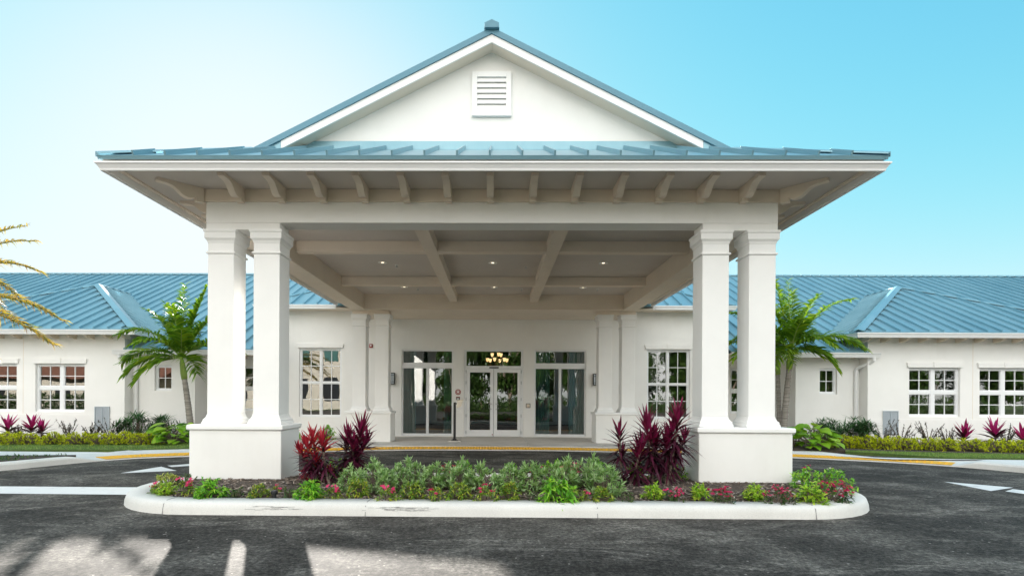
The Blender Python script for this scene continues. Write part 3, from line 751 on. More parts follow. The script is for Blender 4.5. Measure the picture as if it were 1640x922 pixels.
# --- entrance door and sidelights
def curtain_wall(x0, x1, z0, z1, tz0, tz1, cols, name):
    yf = YC + .06; m = MB(); fw = .05
    m.box(x0 + .001, x0 + fw, yf, yf + .1, z0, z1 - .001); m.box(x1 - fw, x1 - .001, yf, yf + .1, z0, z1 - .001)
    m.box(x0 + fw, x1 - fw, yf, yf + .1, z1 - fw, z1 - .001); m.box(x0 + fw, x1 - fw, yf, yf + .1, tz0, tz1); m.box(x0 + fw, x1 - fw, yf, yf + .1, z0, z0 + .07)
    if cols == 2: c = (x0 + x1) / 2; m.box(c - .045, c + .045, yf + .002, yf + .098, z0 + .07, tz0)
    o = m.build(name, M['frame'], B, .003)
    g = MB(); g.quadv([(x0 + fw, yf + .05, tz1), (x1 - fw, yf + .05, tz1), (x1 - fw, yf + .05, z1 - fw), (x0 + fw, yf + .05, z1 - fw)])
    if cols == 2: g.quadv([(x0 + fw, yf + .051, z0 + .07), (x1 - fw, yf + .051, z0 + .07), (x1 - fw, yf + .051, tz0), (x0 + fw, yf + .051, tz0)])
    g.build('pane', M['glass'], o); return o
for so in sideO: curtain_wall(*so, 2.41, 2.60, 2, 'sidelight')
yf = YC + .06; m = MB(); fw = .075
m.box(-1.019, -1.02 + fw, yf, yf + .1, .056, 3.049); m.box(1.02 - fw, 1.019, yf, yf + .1, .056, 3.049)
m.box(-1.02 + fw, 1.02 - fw, yf, yf + .1, 3.0, 3.049); m.box(-1.02 + fw, 1.02 - fw, yf, yf + .1, 2.40, 2.50)
df = m.build('door_frame', M['frame'], B, .003)
g = MB(); g.quadv([(-.945, yf + .05, 2.5), (.945, yf + .05, 2.5), (.945, yf + .05, 3.0), (-.945, yf + .05, 3.0)]); g.build('transom_pane', M['glass'], df)
m = MB(); m.box(-.15, .17, yf - .03, yf - .001, 2.42, 2.462); m.build('door_closer', M['black'], df)
for s in (-1, 1):
    a, b = sorted((s * .006, s * .94)); m = MB(); st_ = .115
    m.box(a, a + st_, yf + .01, yf + .06, .062, 2.395); m.box(b - st_, b, yf + .01, yf + .06, .062, 2.395)
    m.box(a + st_, b - st_, yf + .01, yf + .06, .062, .29); m.box(a + st_, b - st_, yf + .01, yf + .06, 2.275, 2.395)
    d = m.build('door', M['frame'], B, .003)
    g = MB(); g.quadv([(a + st_, yf + .035, .29), (b - st_, yf + .035, .29), (b - st_, yf + .035, 2.275), (a + st_, yf + .035, 2.275)]); g.build('pane', M['glass'], d)
    h = MB(); hx = s * .075; h.tube([(hx, yf + .01, 1.0), (hx, yf - .05, 1.01), (hx + s * .09, yf - .06, 1.03), (hx + s * .09, yf - .06, 1.17), (hx, yf - .05, 1.19), (hx, yf + .01, 1.20)], .014, 8)
    h.build('handle', M['steel'], d, smooth=True)
    h = MB()
    for z in (.2, .78, 1.35, 1.92, 2.3): h.box(*sorted((s * .935, s * .965)), yf - .012, yf + .009, z - .055, z + .055)
    h.build('hinge', M['steel'], d)
m = MB(); m.box(-.055, -.02, yf + .003, yf + .009, .11, .145); m.build('door_sticker', M['red'], B)

# --- raised entrance block roof, main roof, wing roofs, gutters
m = MB()
CE, CEY, CZ, CD = 8.0, 18.0, 4.49, 4.2
for s in (-1, 1): roof_plane(m, [(s * CE, CEY, CZ), (s * (CE - CD), CEY + CD, CZ + .5 * CD), (s * CE, CEY + 2 * CD, CZ)], (0, 1, 0))
roof_plane(m, [(-CE, CEY, CZ), (CE, CEY, CZ), (CE - CD, CEY + CD, CZ + .5 * CD), (-CE + CD, CEY + CD, CZ + .5 * CD)], (1, 0, 0), u0=.15)
roof_plane(m, [(CE, CEY + 2 * CD, CZ), (-CE, CEY + 2 * CD, CZ), (-CE + CD, CEY + CD, CZ + .5 * CD), (CE - CD, CEY + CD, CZ + .5 * CD)], (1, 0, 0))
er_ = m.build('entrance_roof', M['roof'], B)
for s in (-1, 1):
    m = MB(); cap_strip(m, (s * CE, CEY, CZ), (s * (CE - CD), CEY + CD, CZ + .5 * CD), .08); m.build('ridge_cap', M['roof'], er_)
m = MB(); m.box(-CE + .02, CE - .02, CEY + .03, YC + .2, 4.36, 4.40); m.box(-CE + .02, -7.41, YC + .2, CEY + 2 * CD, 4.36, 4.40); m.box(7.41, CE - .02, YC + .2, CEY + 2 * CD, 4.36, 4.40); m.build('eave_soffit', M['soffit'], B)
m = MB()
for s in (-1, 1):
    a, b = sorted((s * 5.3, s * (CE - .01))); m.box(a, b, CEY + .005, CEY + .029, 4.345, 4.475)
m.build('fascia', M['trim'], B)
gutter([(-CE, CEY + 5), (-CE, CEY), (-5.35, CEY)], 4.345, h=.13); gutter([(5.35, CEY), (CE, CEY), (CE, CEY + 5)], 4.345, h=.13)
ME, MZ, MR, MRZ = 16.9, 2.90, 25.8, 7.252
ms_ = (MRZ - MZ) / (MR - ME)
mr = MB()
def mz(y): return MZ + ms_ * (y - ME)
for s in (-1, 1):
    for xa, xb, y0 in ((7.42, 11.69, ME), (11.69, 18.9, 17.6), (18.9, 60, ME)):
        roof_plane(mr, [(s * xa, y0, mz(y0)), (s * xb, y0, mz(y0)), (s * xb, MR, MRZ), (s * xa, MR, MRZ)], (1, 0, 0), u0=.2)
ymid = 22.6
roof_plane(mr, [(-7.42, ymid, MZ + ms_ * (ymid - ME)), (7.42, ymid, MZ + ms_ * (ymid - ME)), (7.42, MR, MRZ), (-7.42, MR, MRZ)], (1, 0, 0))
roof_plane(mr, [(-60, MR, MRZ), (60, MR, MRZ), (60, 2 * MR - ME, MZ), (-60, 2 * MR - ME, MZ)], (1, 0, 0))
mro = mr.build('main_roof', M['roof'], B)
m = MB(); cap_strip(m, (-60, MR, MRZ), (60, MR, MRZ), .14, .03, .06); m.build('ridge_cap', M['roof'], mro)
m = MB(); m.quadv([(-60, 2 * MR - ME - .6, 0), (60, 2 * MR - ME - .6, 0), (60, 2 * MR - ME - .6, 2.9), (-60, 2 * MR - ME - .6, 2.9)]); m.build('rear_wall', M['stucco'], B)
for s in (-1, 1):
    m = MB()
    AX, AY, AZ = 15.4, 20.8, 5.685; WX, WY, WZ = 11.0, 16.4, 3.45
    yb = ME + (WZ - MZ) / ms_; yr = ME + (AZ - MZ) / ms_
    roof_plane(m, [(s * WX, WY, WZ), (s * (2 * AX - WX), WY, WZ), (s * AX, AY, AZ)], (1, 0, 0), u0=s * .1)
    roof_plane(m, [(s * WX, WY, WZ), (s * AX, AY, AZ), (s * AX, yr, AZ), (s * WX, yb, WZ)], (0, 1, 0), sp=.40)
    roof_plane(m, [(s * (2 * AX - WX), WY, WZ), (s * AX, AY, AZ), (s * AX, yr, AZ), (s * (2 * AX - WX), yb, WZ)], (0, 1, 0))
    wr = m.build('wing_roof', M['roof'], B)
    m = MB(); cap_strip(m, (s * WX, WY, WZ), (s * AX, AY, AZ), .15, .02, .075); cap_strip(m, (s * (2 * AX - WX), WY, WZ), (s * AX, AY, AZ), .09, .02, .06); cap_strip(m, (s * AX, AY, AZ), (s * AX, yr, AZ), .09, .02, .06)
    m.build('ridge_cap', M['roof'], wr)
    m = MB(); a, b = sorted((s * (WX + .03), s * (2 * AX - WX - .03)))
    m.box(a, b, WY + .03, YW - .002, 3.36, 3.40)
    a, b = sorted((s * (WX + .03), s * 11.699)); m.box(a, b, YW - .001, yb + .2, 3.36, 3.40)
    a, b = sorted((s * 19.11, s * (2 * AX - WX - .03))); m.box(a, b, YW - .001, yb + .2, 3.36, 3.40)
    m.build('eave_soffit', M['soffit'], B)
    m = MB(); a, b = sorted((s * WX, s * (2 * AX - WX))); m.box(a, b, WY + .004, WY + .028, 3.27, 3.42)
    a, b = sorted((s * (WX + .003), s * (WX + .028))); m.box(a, b, WY + .029, yb + .1, 3.27, 3.42)
    m.build('fascia', M['trim'], B)
    pth = [(s * WX, yb), (s * WX, WY), (s * (2 * AX - WX), WY), (s * (2 * AX - WX), yb)]
    if s < 0: pth.reverse()
    gutter(pth, 3.275, h=.14)
    k = 0
    while k * .58 < 8.2:
        x = s * (11.55 + k * .58); m = MB()
        m.prism([(x - .05, YW - .001, 3.359), (x - .05, WY + .07, 3.359), (x - .05, WY + .07, 3.33), (x - .05, WY + .2, 3.30), (x - .05, WY + .32, 3.225), (x - .05, YW - .001, 3.185)], (.10, 0, 0))
        m.build('rafter_tail', M['soffit'], B); k += 1
    # lower eave
    m = MB(); a, b = sorted((s * 7.42, s * 11.695)); m.box(a, b, ME + .03, YB - .002, 2.80, 2.83); a, b = sorted((s * 7.42, s * 9.675)); m.box(a, b, YB - .001, YC - .002, 2.80, 2.83); m.build('eave_soffit', M['soffit'], B)
    m = MB(); a, b = sorted((s * 7.43, s * 11.9)); m.box(a, b, ME + .004, ME + .028, 2.70, 2.86); m.build('fascia', M['trim'], B)
    gutter([(-12.0, ME), (-7.43, ME)], 2.705, h=.15) if s < 0 else gutter([(s * 7.43, ME), (s * 12.0, ME)], 2.705, h=.15)
    for k in range(7):
        x = s * (8.0 + k * .58); m = MB(); yw = YB if abs(x) > 9.68 else YC
        m.prism([(x - .05, yw - .003, 2.799), (x - .05, ME + .06, 2.799), (x - .05, ME + .06, 2.77), (x - .05, yw - .003, 2.70)], (.10, 0, 0)); m.build('rafter_tail', M['soffit'], B)
    # downspout with offset elbow
    m = MB(); xx = s * 11.62
    m.tube([(s * 11.82, ME - .0, 2.72), (s * 11.82, ME + .0, 2.62), (s * 11.78, ME + .1, 2.54), (s * 11.6, YB - .12, 2.42), (s * 11.56, YB - .06, 2.34), (s * 11.56, YB - .06, .2)], .052, 8)
    m.build('downspout', M['gutter'], B)

# ------------------------------------------------------------------ small fixtures
def downlight(x, y, label):
    t = thing('downlight', (x, y, 4.49), label, 'light', 'recessed ceiling lights of the canopy')
    m = MB(); n = 20
    def c(r, z): return [(r * math.cos(2 * math.pi * k / n), r * math.sin(2 * math.pi * k / n), z) for k in range(n)]
    m.rings([c(.075, -.001), c(.105, -.001), c(.10, -.012), c(.078, -.012), c(.07, .0)], cap=False); m.build('trim_ring', M['trim'], t, smooth=True)
    m = MB(); m.rings([c(.001, -.004), c(.035, -.004), c(.03, -.002)], cap=False); m.build('lamp', M['downlamp'], t)
for x, y, l in ((-2.53, 12.37, 'recessed round light in the middle-left ceiling coffer'), (0.0, 12.37, 'recessed round light in the central ceiling coffer'), (2.53, 12.37, 'recessed round light in the middle-right ceiling coffer'),
                (-2.5, 15.1, 'recessed round light in the rear left coffer, above the left sidelight'), (.02, 15.1, 'recessed round light in the rear centre coffer, above the doors'), (2.5, 15.1, 'recessed round light in the rear right coffer, above the right sidelight')):
    downlight(x, y, l)
for x, y, l in ((-2.25, 12.62, 'small fire sprinkler beside the light in the middle-left ceiling coffer'), (.78, 12.7, 'small fire sprinkler beside the light in the central ceiling coffer'),
                (-2.15, 15.35, 'small fire sprinkler in the rear left ceiling coffer'), (.8, 15.35, 'small fire sprinkler in the rear centre ceiling coffer'), (2.95, 15.35, 'small fire sprinkler in the rear right ceiling coffer')):
    t = thing('sprinkler', (x, y, 4.49), l, 'sprinkler', 'ceiling sprinklers')
    m = MB(); m.tube([(0, 0, -.001), (0, 0, -.008)], .045, 12); m.build('escutcheon', M['white'], t)
    m = MB(); m.tube([(0, 0, -.008), (0, 0, -.05)], .012, 8); m.tube([(0, 0, -.05), (0, 0, -.055)], .03, 10); m.build('sprinkler_head', M['steel'], t)
for s, l in ((-1, 'black framed wall lantern beside the left sidelight, half behind a rear column'), (1, 'black framed wall lantern beside the right sidelight, half behind a rear column')):
    t = thing('wall_lantern', (s * 3.53, YC, 1.84), l, 'wall lamp', 'wall lanterns either side of the entrance')
    m = MB(); w, h, d = .125, .40, .11
    m.box(-w, w, -.02, -.001, 0, h); m.box(-w, w, -d - .02, -.021, h - .025, h); m.box(-w, w, -d - .02, -.021, 0, .025)
    for x in (-w, w - .022): m.box(x, x + .022, -d - .02, -d, .025, h - .025); m.box(x, x + .022, -.04, -.021, .025, h - .025)
    for x in (-.05, .035): m.box(x, x + .014, -d - .022, -d - .012, .025, h - .025)
    for z in (.09, .31): m.box(-w + .022, w - .022, -d - .021, -d - .011, z - .007, z + .007)
    m.build('lantern_frame', M['black'], t)
    m = MB(); m.box(-w + .012, w - .012, -d - .008, -.022, .027, h - .027); m.build('lantern_glass', M['frost'], t)
t = thing('fire_alarm', (-4.24, YC, 3.1), 'red fire alarm strobe high on the wall between the left rear columns', 'fire alarm')
m = MB(); m.box(-.06, .06, -.05, -.001, 0, .13); m.build('housing', M['red'], t, .012)
m = MB(); m.box(-.03, .03, -.064, -.0505, .045, .1); m.build('strobe_lens', M['white'], t, .01)
def disc(m, r, y, n=24, cx=0, cz=0, th=.004):
    m.prism([(cx + r * math.cos(2 * math.pi * k / n), y, cz + r * math.sin(2 * math.pi * k / n)) for k in range(n)], (0, -th, 0))
t = thing('notice_sign', (-1.225, YC, 1.46), 'white square notice with a round dark red emblem left of the doors', 'sign')
m = MB(); m.box(-.115, .115, -.006, -.001, 0, .26); m.build('sign_plate', M['white'], t)
m = MB(); disc(m, .098, -.0065, 28, 0, .13, .002); m.build('emblem', M['red'], t)
m = MB(); disc(m, .072, -.0088, 28, 0, .13, .0008); m.build('emblem_ring', M['white'], t)
m = MB(); disc(m, .062, -.0100, 28, 0, .13, .0008); m.build('emblem_disc', M['red'], t)
m = MB(); m.box(-.03, .03, -.0125, -.0112, .098, .165); m.box(-.006, .006, -.0125, -.0112, .166, .188); m.build('emblem_mark', M['white'], t)
t = thing('key_switch_box', (-1.225, YC, 1.32), 'small dark intercom box with red top under the round emblem notice', 'intercom')
m = MB(); m.box(-.065, .065, -.04, -.001, 0, .11); m.build('case', M['black'], t, .006)
m = MB(); m.box(-.06, .06, -.0415, -.0402, .085, .105); m.build('red_band', M['red'], t)
m = MB(); m.box(-.04, .04, -.0425, -.0402, .02, .06); m.build('screen', M['white'], t)
t = thing('door_push_plate', (1.19, YC, 1.06), 'square push plate with wheelchair symbol in a dark frame right of the doors', 'push plate')
m = MB(); m.box(-.075, .075, -.02, -.001, 0, .15); m.build('plate_frame', M['black'], t, .006)
m = MB(); m.box(-.057, .057, -.024, -.0205, .018, .132); m.build('plate_face', M['cream'], t)
m = MB()
ring = [(.003 + .026 * math.cos(a), .052 + .026 * math.sin(a)) for a in [R(-200 + 24 * k) for k in range(10)]]
m.tube([(x, -.026, z) for x, z in ring], .004, 6); m.tube([(-.008, -.026, .096), (-.004, -.026, .066), (.018, -.026, .064), (.03, -.026, .038)], .005, 6); disc(m, .009, -.0245, 12, -.009, .110, .003)
m.build('wheelchair_symbol', M['orange'], t)
bx, by = at(728, 706.5, .056)
t = thing('sign_post', (bx, by, .056), 'black post with tilted cream reader panel standing on the entry slab', 'post')
m = MB(); m.box(-.2, .2, -.12, .12, 0, .03); m.build('concrete_footing', M['slab'], t, .006)
m = MB(); m.box(-.11, .11, -.07, .07, .03, .045); m.box(-.06, .06, -.055, .055, .046, .085); m.build('base_plate', M['black'], t)
m = MB(); m.box(-.036, .036, -.036, .036, .086, 1.20); m.box(.036, .075, -.02, .02, 1.14, 1.18); m.build('pole', M['black'], t, .004)
m = MB(); m.prism([(.06, -.05, 1.02), (.20, -.035, 1.07), (.26, -.035, 1.29), (.075, -.05, 1.26)], (0, .04, 0)); m.build('reader_panel', M['cream'], t, .006)
for s, l in ((-1, 'grey louvred air grille on the left wing wall beside the fan palms'), (1, 'grey louvred air grille low on the right wing wall')):
    t = thing('air_grille', (s * 12.40, YW, .32), l, 'grille', 'grey wall grilles')
    m = MB(); w, h, f = .235, .74, .025
    m.box(-w, -w + f, -.04, -.0125, 0, h); m.box(w - f, w, -.04, -.0125, 0, h); m.box(-w + f, w - f, -.04, -.0125, 0, f); m.box(-w + f, w - f, -.04, -.0125, h - f, h); m.box(-.01, .01, -.038, -.0125, f, h - f)
    m.build('grille_frame', M['grey'], t)
    m = MB()
    for k in range(22):
        z = f + k * (h - 2 * f) / 22
        for a, b in ((-w + f, -.01), (.01, w - f)): m.prism([(a, -.034, z + .002), (a, -.016, z + .026), (a, -.0135, z + .026), (a, -.0315, z + .002)], (b - a, 0, 0))
    m.build('louvre', M['grey'], t)
# curtains and chandelier behind the glass
def curtain(x0, x1, label):
    m = MB(); n = 46; y0 = YC + .30; fr_, bk = [], []
    for k in range(n + 1):
        x = x0 + (x1 - x0) * k / n; y = y0 + .045 * math.sin(k * 1.35) + .02 * math.sin(k * .6)
        fr_.append((x, y)); bk.append((x, y + .012))
    for a in (fr_, bk):
        for k in range(n): m.quadv([(a[k][0], a[k][1], .08), (a[k + 1][0], a[k + 1][1], .08), (a[k + 1][0], a[k + 1][1], 3.0), (a[k][0], a[k][1], 3.0)])
    tag(m.build('curtain', M['curtain'], smooth=True), label, 'curtain', 'teal curtains behind the sidelights')
curtain(-3.25, -2.72, 'teal curtain at the left edge of the left sidelight'); curtain(-1.75, -1.35, 'teal curtain at the right edge of the left sidelight, next to the reader post')
curtain(1.35, 1.95, 'teal curtain at the left edge of the right sidelight, next to the push plate'); curtain(2.62, 3.25, 'teal curtain at the right edge of the right sidelight')
t = thing('chandelier', (.12, 20.6, 3.55), 'lit brass chandelier with glass shades hanging behind the glass above the doors', 'chandelier')
m = MB(); m.tube([(0, 0, 0), (0, 0, -.95)], .02, 8); m.tube([(0, 0, -.75), (0, 0, -.85), (0, 0, -.95)], [.03, .07, .02], 10); m.build('stem', M['brass'], t)
arms = MB(); sh = []
for k in range(6): sh.append((.38, k * 60 + 15, -.78))
for k in range(3): sh.append((.2, k * 120 + 45, -.58))
for r, a, z in sh:
    x, y = r * math.cos(R(a)), r * math.sin(R(a)); arms.tube([(0, 0, z - .12), (x * .5, y * .5, z - .17), (x * .9, y * .9, z - .12), (x, y, z - .02)], .012, 6)
arms.build('arm', M['brass'], t)
for r, a, z in sh:
    x, y = r * math.cos(R(a)), r * math.sin(R(a)); m = MB(); m.tube([(x, y, z), (x, y, z + .05), (x, y, z + .13)], [.03, .05, .062], 10); m.build('lamp_shade', M['lampglass'], t)
px_, py_ = at(439, 798, .13)
t = thing('path_light', (px_, py_, .12), 'small black path light stub in the mulch by the kerb before the left pedestal', 'garden light')
m = MB(); m.tube([(0, 0, 0), (0, 0, .07)], .028, 10); m.build('stake', M['black'], t)
m = MB(); m.tube([(0, 0, .07), (0, 0, .10), (0, 0, .115)], [.04, .04, .03], 12); m.build('cap', M['black'], t)

# ------------------------------------------------------------------ plants
def rdir(up=.0):
    while True:
        v = Vector((rnd.uniform(-1, 1), rnd.uniform(-1, 1), rnd.uniform(-1, 1)))
        if .1 < v.length < 1: v.normalize(); v.z += up; return v.normalized()
def crown_pt(w, h, shell=.55, low=.08):
    a = rnd.uniform(0, 6.283); u = rnd.uniform(low, 1); r = math.sqrt(max(0, 1 - (u * 1.0) ** 2 * .92)) ; k = shell + (1 - shell) * rnd.random() ** .5
    jit = 1 + .22 * math.sin(a * 3 + h * 40) + .1 * math.sin(a * 5 + w * 50)
    return Vector((math.cos(a) * r * w * k * jit, math.sin(a) * r * w * k * jit, u * h * (.75 + .25 * k) * (1 + .12 * math.sin(a * 2 + w * 31))))
def rosette_mesh(name, w, h, nros, k, L, lw, mat, droop=.25, shell=.5, up=.5):
    m = MB(); s = MB(); pts = []
    for i in range(nros):
        c = crown_pt(w, h, shell); pts.append(c); ax = (c + Vector((0, 0, h * .35))).normalized()
        b = Vector((c.x * .15, c.y * .15, 0)); s.tube([b, b.lerp(c, .5) + Vector((0, 0, h * .06)), c], [.006, .004, .003], 4)
        for j in range(k):
            d = (rdir() + ax * up * rnd.uniform(.6, 2.0)).normalized()
            m.leaf(c - ax * rnd.uniform(0, L * .6), d, L * rnd.uniform(.7, 1.2), lw * rnd.uniform(.8, 1.2), droop * rnd.uniform(.4, 1.4), 2, rnd.uniform(-.5, .5))
    return m.mesh(name + '_foliage', mat), s.mesh(name + '_stems', M['stem']), pts
def flower_mesh(pts, n, mat, r=.018, hs=.03, cl=5):
    m = MB()
    top = sorted(pts, key=lambda p: -p.z)[:max(n, int(len(pts) * .6))]; rnd.shuffle(top)
    for c in top[:n]:
        for q in range(cl):
            o = c + Vector((rnd.gauss(0, hs), rnd.gauss(0, hs), .02 + abs(rnd.gauss(0, hs * .5))))
            ax = (Vector((0, -.5, .7)) + rdir() * .6).normalized(); a = ax.orthogonal().normalized(); b = ax.cross(a)
            i = len(m.v); ring = []
            for j in range(10):
                rr = r * (1.0 if j % 2 else .55); an = 2 * math.pi * j / 10
                ring.append(o + (a * math.cos(an) + b * math.sin(an)) * rr + ax * (.004 if j % 2 else 0))
            m.v.append(tuple(o - ax * .002)); m.v += [tuple(p) for p in ring]
            for j in range(10): m.f.append((i, i + 1 + j, i + 1 + (j + 1) % 10)); m.m.append(0)
    return m.mesh('flowers', mat)
def make_kind(kname, meshes):
    """meshes: list of (partname, mesh). returns factory"""
    return meshes
def place(kname, parts, x, y, z, label, cat, group, sc, rz):
    t = thing(kname, (x, y, z), label, cat, group); t.rotation_euler = (0, 0, rz); t.scale = sc
    for pn, me in parts:
        o = bpy.data.objects.new(pn, me); col.objects.link(o); o.parent = t
    return t
def variants(n, fn): return [fn() for _ in range(n)]
def shrub_parts(*a, flowers=None, **k):
    f, s, pts = rosette_mesh(*a, **k); out = [('foliage', f), ('stems', s)]
    for fl in (flowers or []): out.append(('flowers', flower_mesh(pts, *fl)))
    return out
# unit shrubs: half-width .5, height 1 are scaled; leaves sized for real shrubs of the stated size
V = {}
V['silver'] = variants(4, lambda: shrub_parts('silver', .21, .36, 58, 13, .085, .029, M['leaf_silver'], .12, .45, .7))
V['bright'] = variants(3, lambda: shrub_parts('bright', .17, .25, 60, 9, .09, .030, M['leaf_bright'], .5, .35, .5))
V['lime'] = variants(3, lambda: shrub_parts('lime', .14, .22, 52, 9, .07, .027, M['leaf_lime'], .35, .35, .6))
V['olive'] = variants(3, lambda: shrub_parts('olive', .15, .23, 58, 9, .062, .024, M['leaf_olive'], .35, .4, .5))
V['dark'] = variants(2, lambda: shrub_parts('dark', .14, .18, 28, 8, .05, .02, M['leaf_dark'], .35, .4, .4))
V['pale'] = variants(1, lambda: shrub_parts('pale', .19, .24, 44, 9, .07, .026, M['leaf_pale'], .35, .35, .6))
V['pinkf'] = variants(3, lambda: shrub_parts('pinkf', .17, .19, 36, 8, .052, .02, M['leaf_dark'], .35, .4, .4, flowers=[(14, M['flower_pink'], .020, .02, 4)]))
V['redf'] = variants(3, lambda: shrub_parts('redf', .14, .18, 32, 8, .052, .02, M['leaf_olive'], .35, .4, .4, flowers=[(4, M['flower_red'], .022, .02, 5)]))
V['lushpink'] = variants(2, lambda: shrub_parts('lush', .20, .24, 50, 8, .06, .022, M['leaf_dark'], .35, .4, .4, flowers=[(26, M['flower_pink'], .019, .022, 4)]))
V['mound'] = variants(1, lambda: shrub_parts('mound', .42, .36, 150, 8, .07, .028, M['leaf_bright'], .4, .6, .4, flowers=[(4, M['flower_white'], .018, .012, 3), (3, M['flower_pink'], .018, .012, 3)]))
V['round'] = variants(2, lambda: shrub_parts('round', .17, .25, 60, 8, .05, .022, M['leaf_bright'], .3, .55, .4))
V['gold'] = variants(4, lambda: shrub_parts('gold', .42, .34, 230, 9, .06, .022, M['leaf_gold'], .05, .55, .9))
V['croton'] = variants(1, lambda: shrub_parts('croton', .13, .24, 22, 7, .10, .03, M['leaf_scarlet'], .3, .3, .8))
V['bedgreen'] = variants(2, lambda: shrub_parts('bedgreen', .26, .42, 60, 9, .085, .034, M['leaf_bright'], .4, .4, .5, flowers=[(3, M['flower_red'], .02, .015, 4)]))

def shrub(kind, px, py, wpx, hpx, label, z=.135, name='shrub', cat='shrub', group='low shrubs in the island bed', base_w=None, vi=None):
    x, y = at(px, py, z); d = FPX / y
    pv = V[kind]; parts = pv[rnd.randrange(len(pv)) if vi is None else vi % len(pv)]
    hw = {'silver': .25, 'bright': .2, 'lime': .165, 'olive': .175, 'dark': .165, 'pale': .22, 'pinkf': .195, 'redf': .165, 'lushpink': .23, 'mound': .46, 'round': .19, 'gold': .46, 'croton': .18, 'bedgreen': .31}[kind]
    hh = {'silver': .42, 'bright': .31, 'lime': .27, 'olive': .275, 'dark': .22, 'pale': .29, 'pinkf': .235, 'redf': .22, 'lushpink': .29, 'mound': .42, 'round': .29, 'gold': .39, 'croton': .32, 'bedgreen': .49}[kind]
    sx = wpx / d / (2 * hw); sz = hpx / d / hh
    if z < .2 and z > .1: sx *= 1.22; sz *= 1.16
    s = (sx + sz) / 2
    return place(name, parts, x, y, z - .01, label, cat, group, (sx * .6 + s * .4, sx * .6 + s * .4, sz * .7 + s * .3), rnd.uniform(0, 6.28))
G_F = 'low shrubs along the front kerb of the island'
front = [
 ('pale', 267, 780, 40, 26, 'pale yellow-green shrub at the rounded left tip of the island, behind the others'),
 ('dark', 297, 778, 34, 24, 'dark shrub half hidden behind the left edge of the left pedestal'),
 ('redf', 250, 791, 26, 20, 'small red-flowered shrub, leftmost plant on the island'),
 ('lime', 266, 793, 32, 24, 'lime green shrub at the left tip of the island, before the pale yellow one'),
 ('redf', 297, 793, 38, 28, 'dark olive shrub with red flowers at the left corner of the left pedestal'),
 ('bright', 335, 797, 48, 33, 'large bright green shrub before the left third of the left pedestal'),
 ('dark', 381, 796, 32, 18, 'low dark green shrub before the middle of the left pedestal'),
 ('olive', 413, 797, 33, 26, 'olive green shrub before the left pedestal, next to the path light'),
 ('redf', 441, 791, 18, 17, 'tiny sprig with one red flower beside the black path light'),
 ('dark', 462, 797, 27, 20, 'sparse brownish shrub before the right corner of the left pedestal'),
 ('bright', 496, 799, 48, 34, 'bright green shrub below the scarlet cordyline'),
 ('redf', 534, 799, 36, 22, 'olive shrub with one red flower right of the scarlet cordyline'),
 ('olive', 573, 795, 40, 32, 'yellow-olive shrub just right of the maroon cordyline, before silver bushes'),
 ('redf', 620, 803, 36, 26, 'dark green shrub with a single pink-red bloom, left of the silver bushes'),
 ('olive', 659, 799, 40, 30, 'yellow-green shrub between two red-flowered shrubs below the silver bushes, left of the doors'),
 ('redf', 700, 803, 36, 25, 'dark shrub with red blooms straight below the left sidelight'),
 ('olive', 734, 800, 40, 31, 'yellow-green shrub below the reader post, by the scuffed kerb'),
 ('redf', 778, 803, 34, 26, 'dark shrub with pink-red blooms straight below the doors'),
 ('olive', 816, 800, 40, 31, 'yellow-green shrub below the right door leaf'),
 ('dark', 851, 802, 26, 17, 'sparse low green shrub left of the biggest bright green one'),
 ('bright', 893, 804, 54, 42, 'biggest bright green shrub of the front row, below the right sidelight'),
 ('redf', 930, 803, 32, 21, 'dark shrub with one red bloom right of the biggest bright green shrub'),
 ('olive', 964, 803, 38, 26, 'yellow-green shrub before the rightmost silver bush'),
 ('dark', 1003, 804, 30, 19, 'low dark green shrub below the leftmost of the three right cordylines'),
 ('lime', 1046, 799, 34, 26, 'lime green shrub below the tall middle cordyline'),
 ('pinkf', 1080, 803, 36, 20, 'low shrub with a few red flowers left of the right pedestal'),
 ('lime', 1122, 801, 32, 28, 'lime green shrub at the left corner of the right pedestal'),
 ('pinkf', 1157, 805, 44, 26, 'pink-flowered shrub before the left half of the right pedestal'),
 ('lime', 1208, 801, 36, 29, 'yellow-lime shrub before the middle of the right pedestal'),
 ('lushpink', 1250, 807, 50, 28, 'bushy pink-flowered shrub before the right corner of the right pedestal'),
 ('lime', 1299, 806, 50, 31, 'wide lime green shrub at the right tip of the island'),
 ('lushpink', 1331, 803, 54, 33, 'bright pink flowering shrub at the rounded right tip of the island, last on the right'),
 ('mound', 1312, 787, 88, 37, 'large green mounded shrub with white specks behind the pink flowers at the right tip'),
]
for k, px, py, w, h, l in front: shrub(k, px, py, w, h, l, .13, group=G_F, name='flowering_shrub' if k in ('redf', 'pinkf', 'lushpink') else 'shrub')
SL_ = ['leftmost silver-green bush, right beside the maroon cordyline', 'silver-green bush second from the left, standing slightly further back', 'silver-green bush above the left dark shrub with one bloom', 'silver-green bush between the maroon cordyline and the left sidelight, third row gap filler',
       'tall silver-green bush left of the left sidelight', 'silver-green bush straight below the left sidelight', 'silver-green bush below the reader post', 'silver-green bush below the left door leaf, standing apart', 'silver-green bush below the right door leaf',
       'silver-green bush just left of the right sidelight', 'tall silver-green bush below the right sidelight, behind the biggest bright green shrub', 'silver-green bush right of the pink blooms at the back of the bed', 'rightmost silver-green bush, large, next to the three right cordylines']
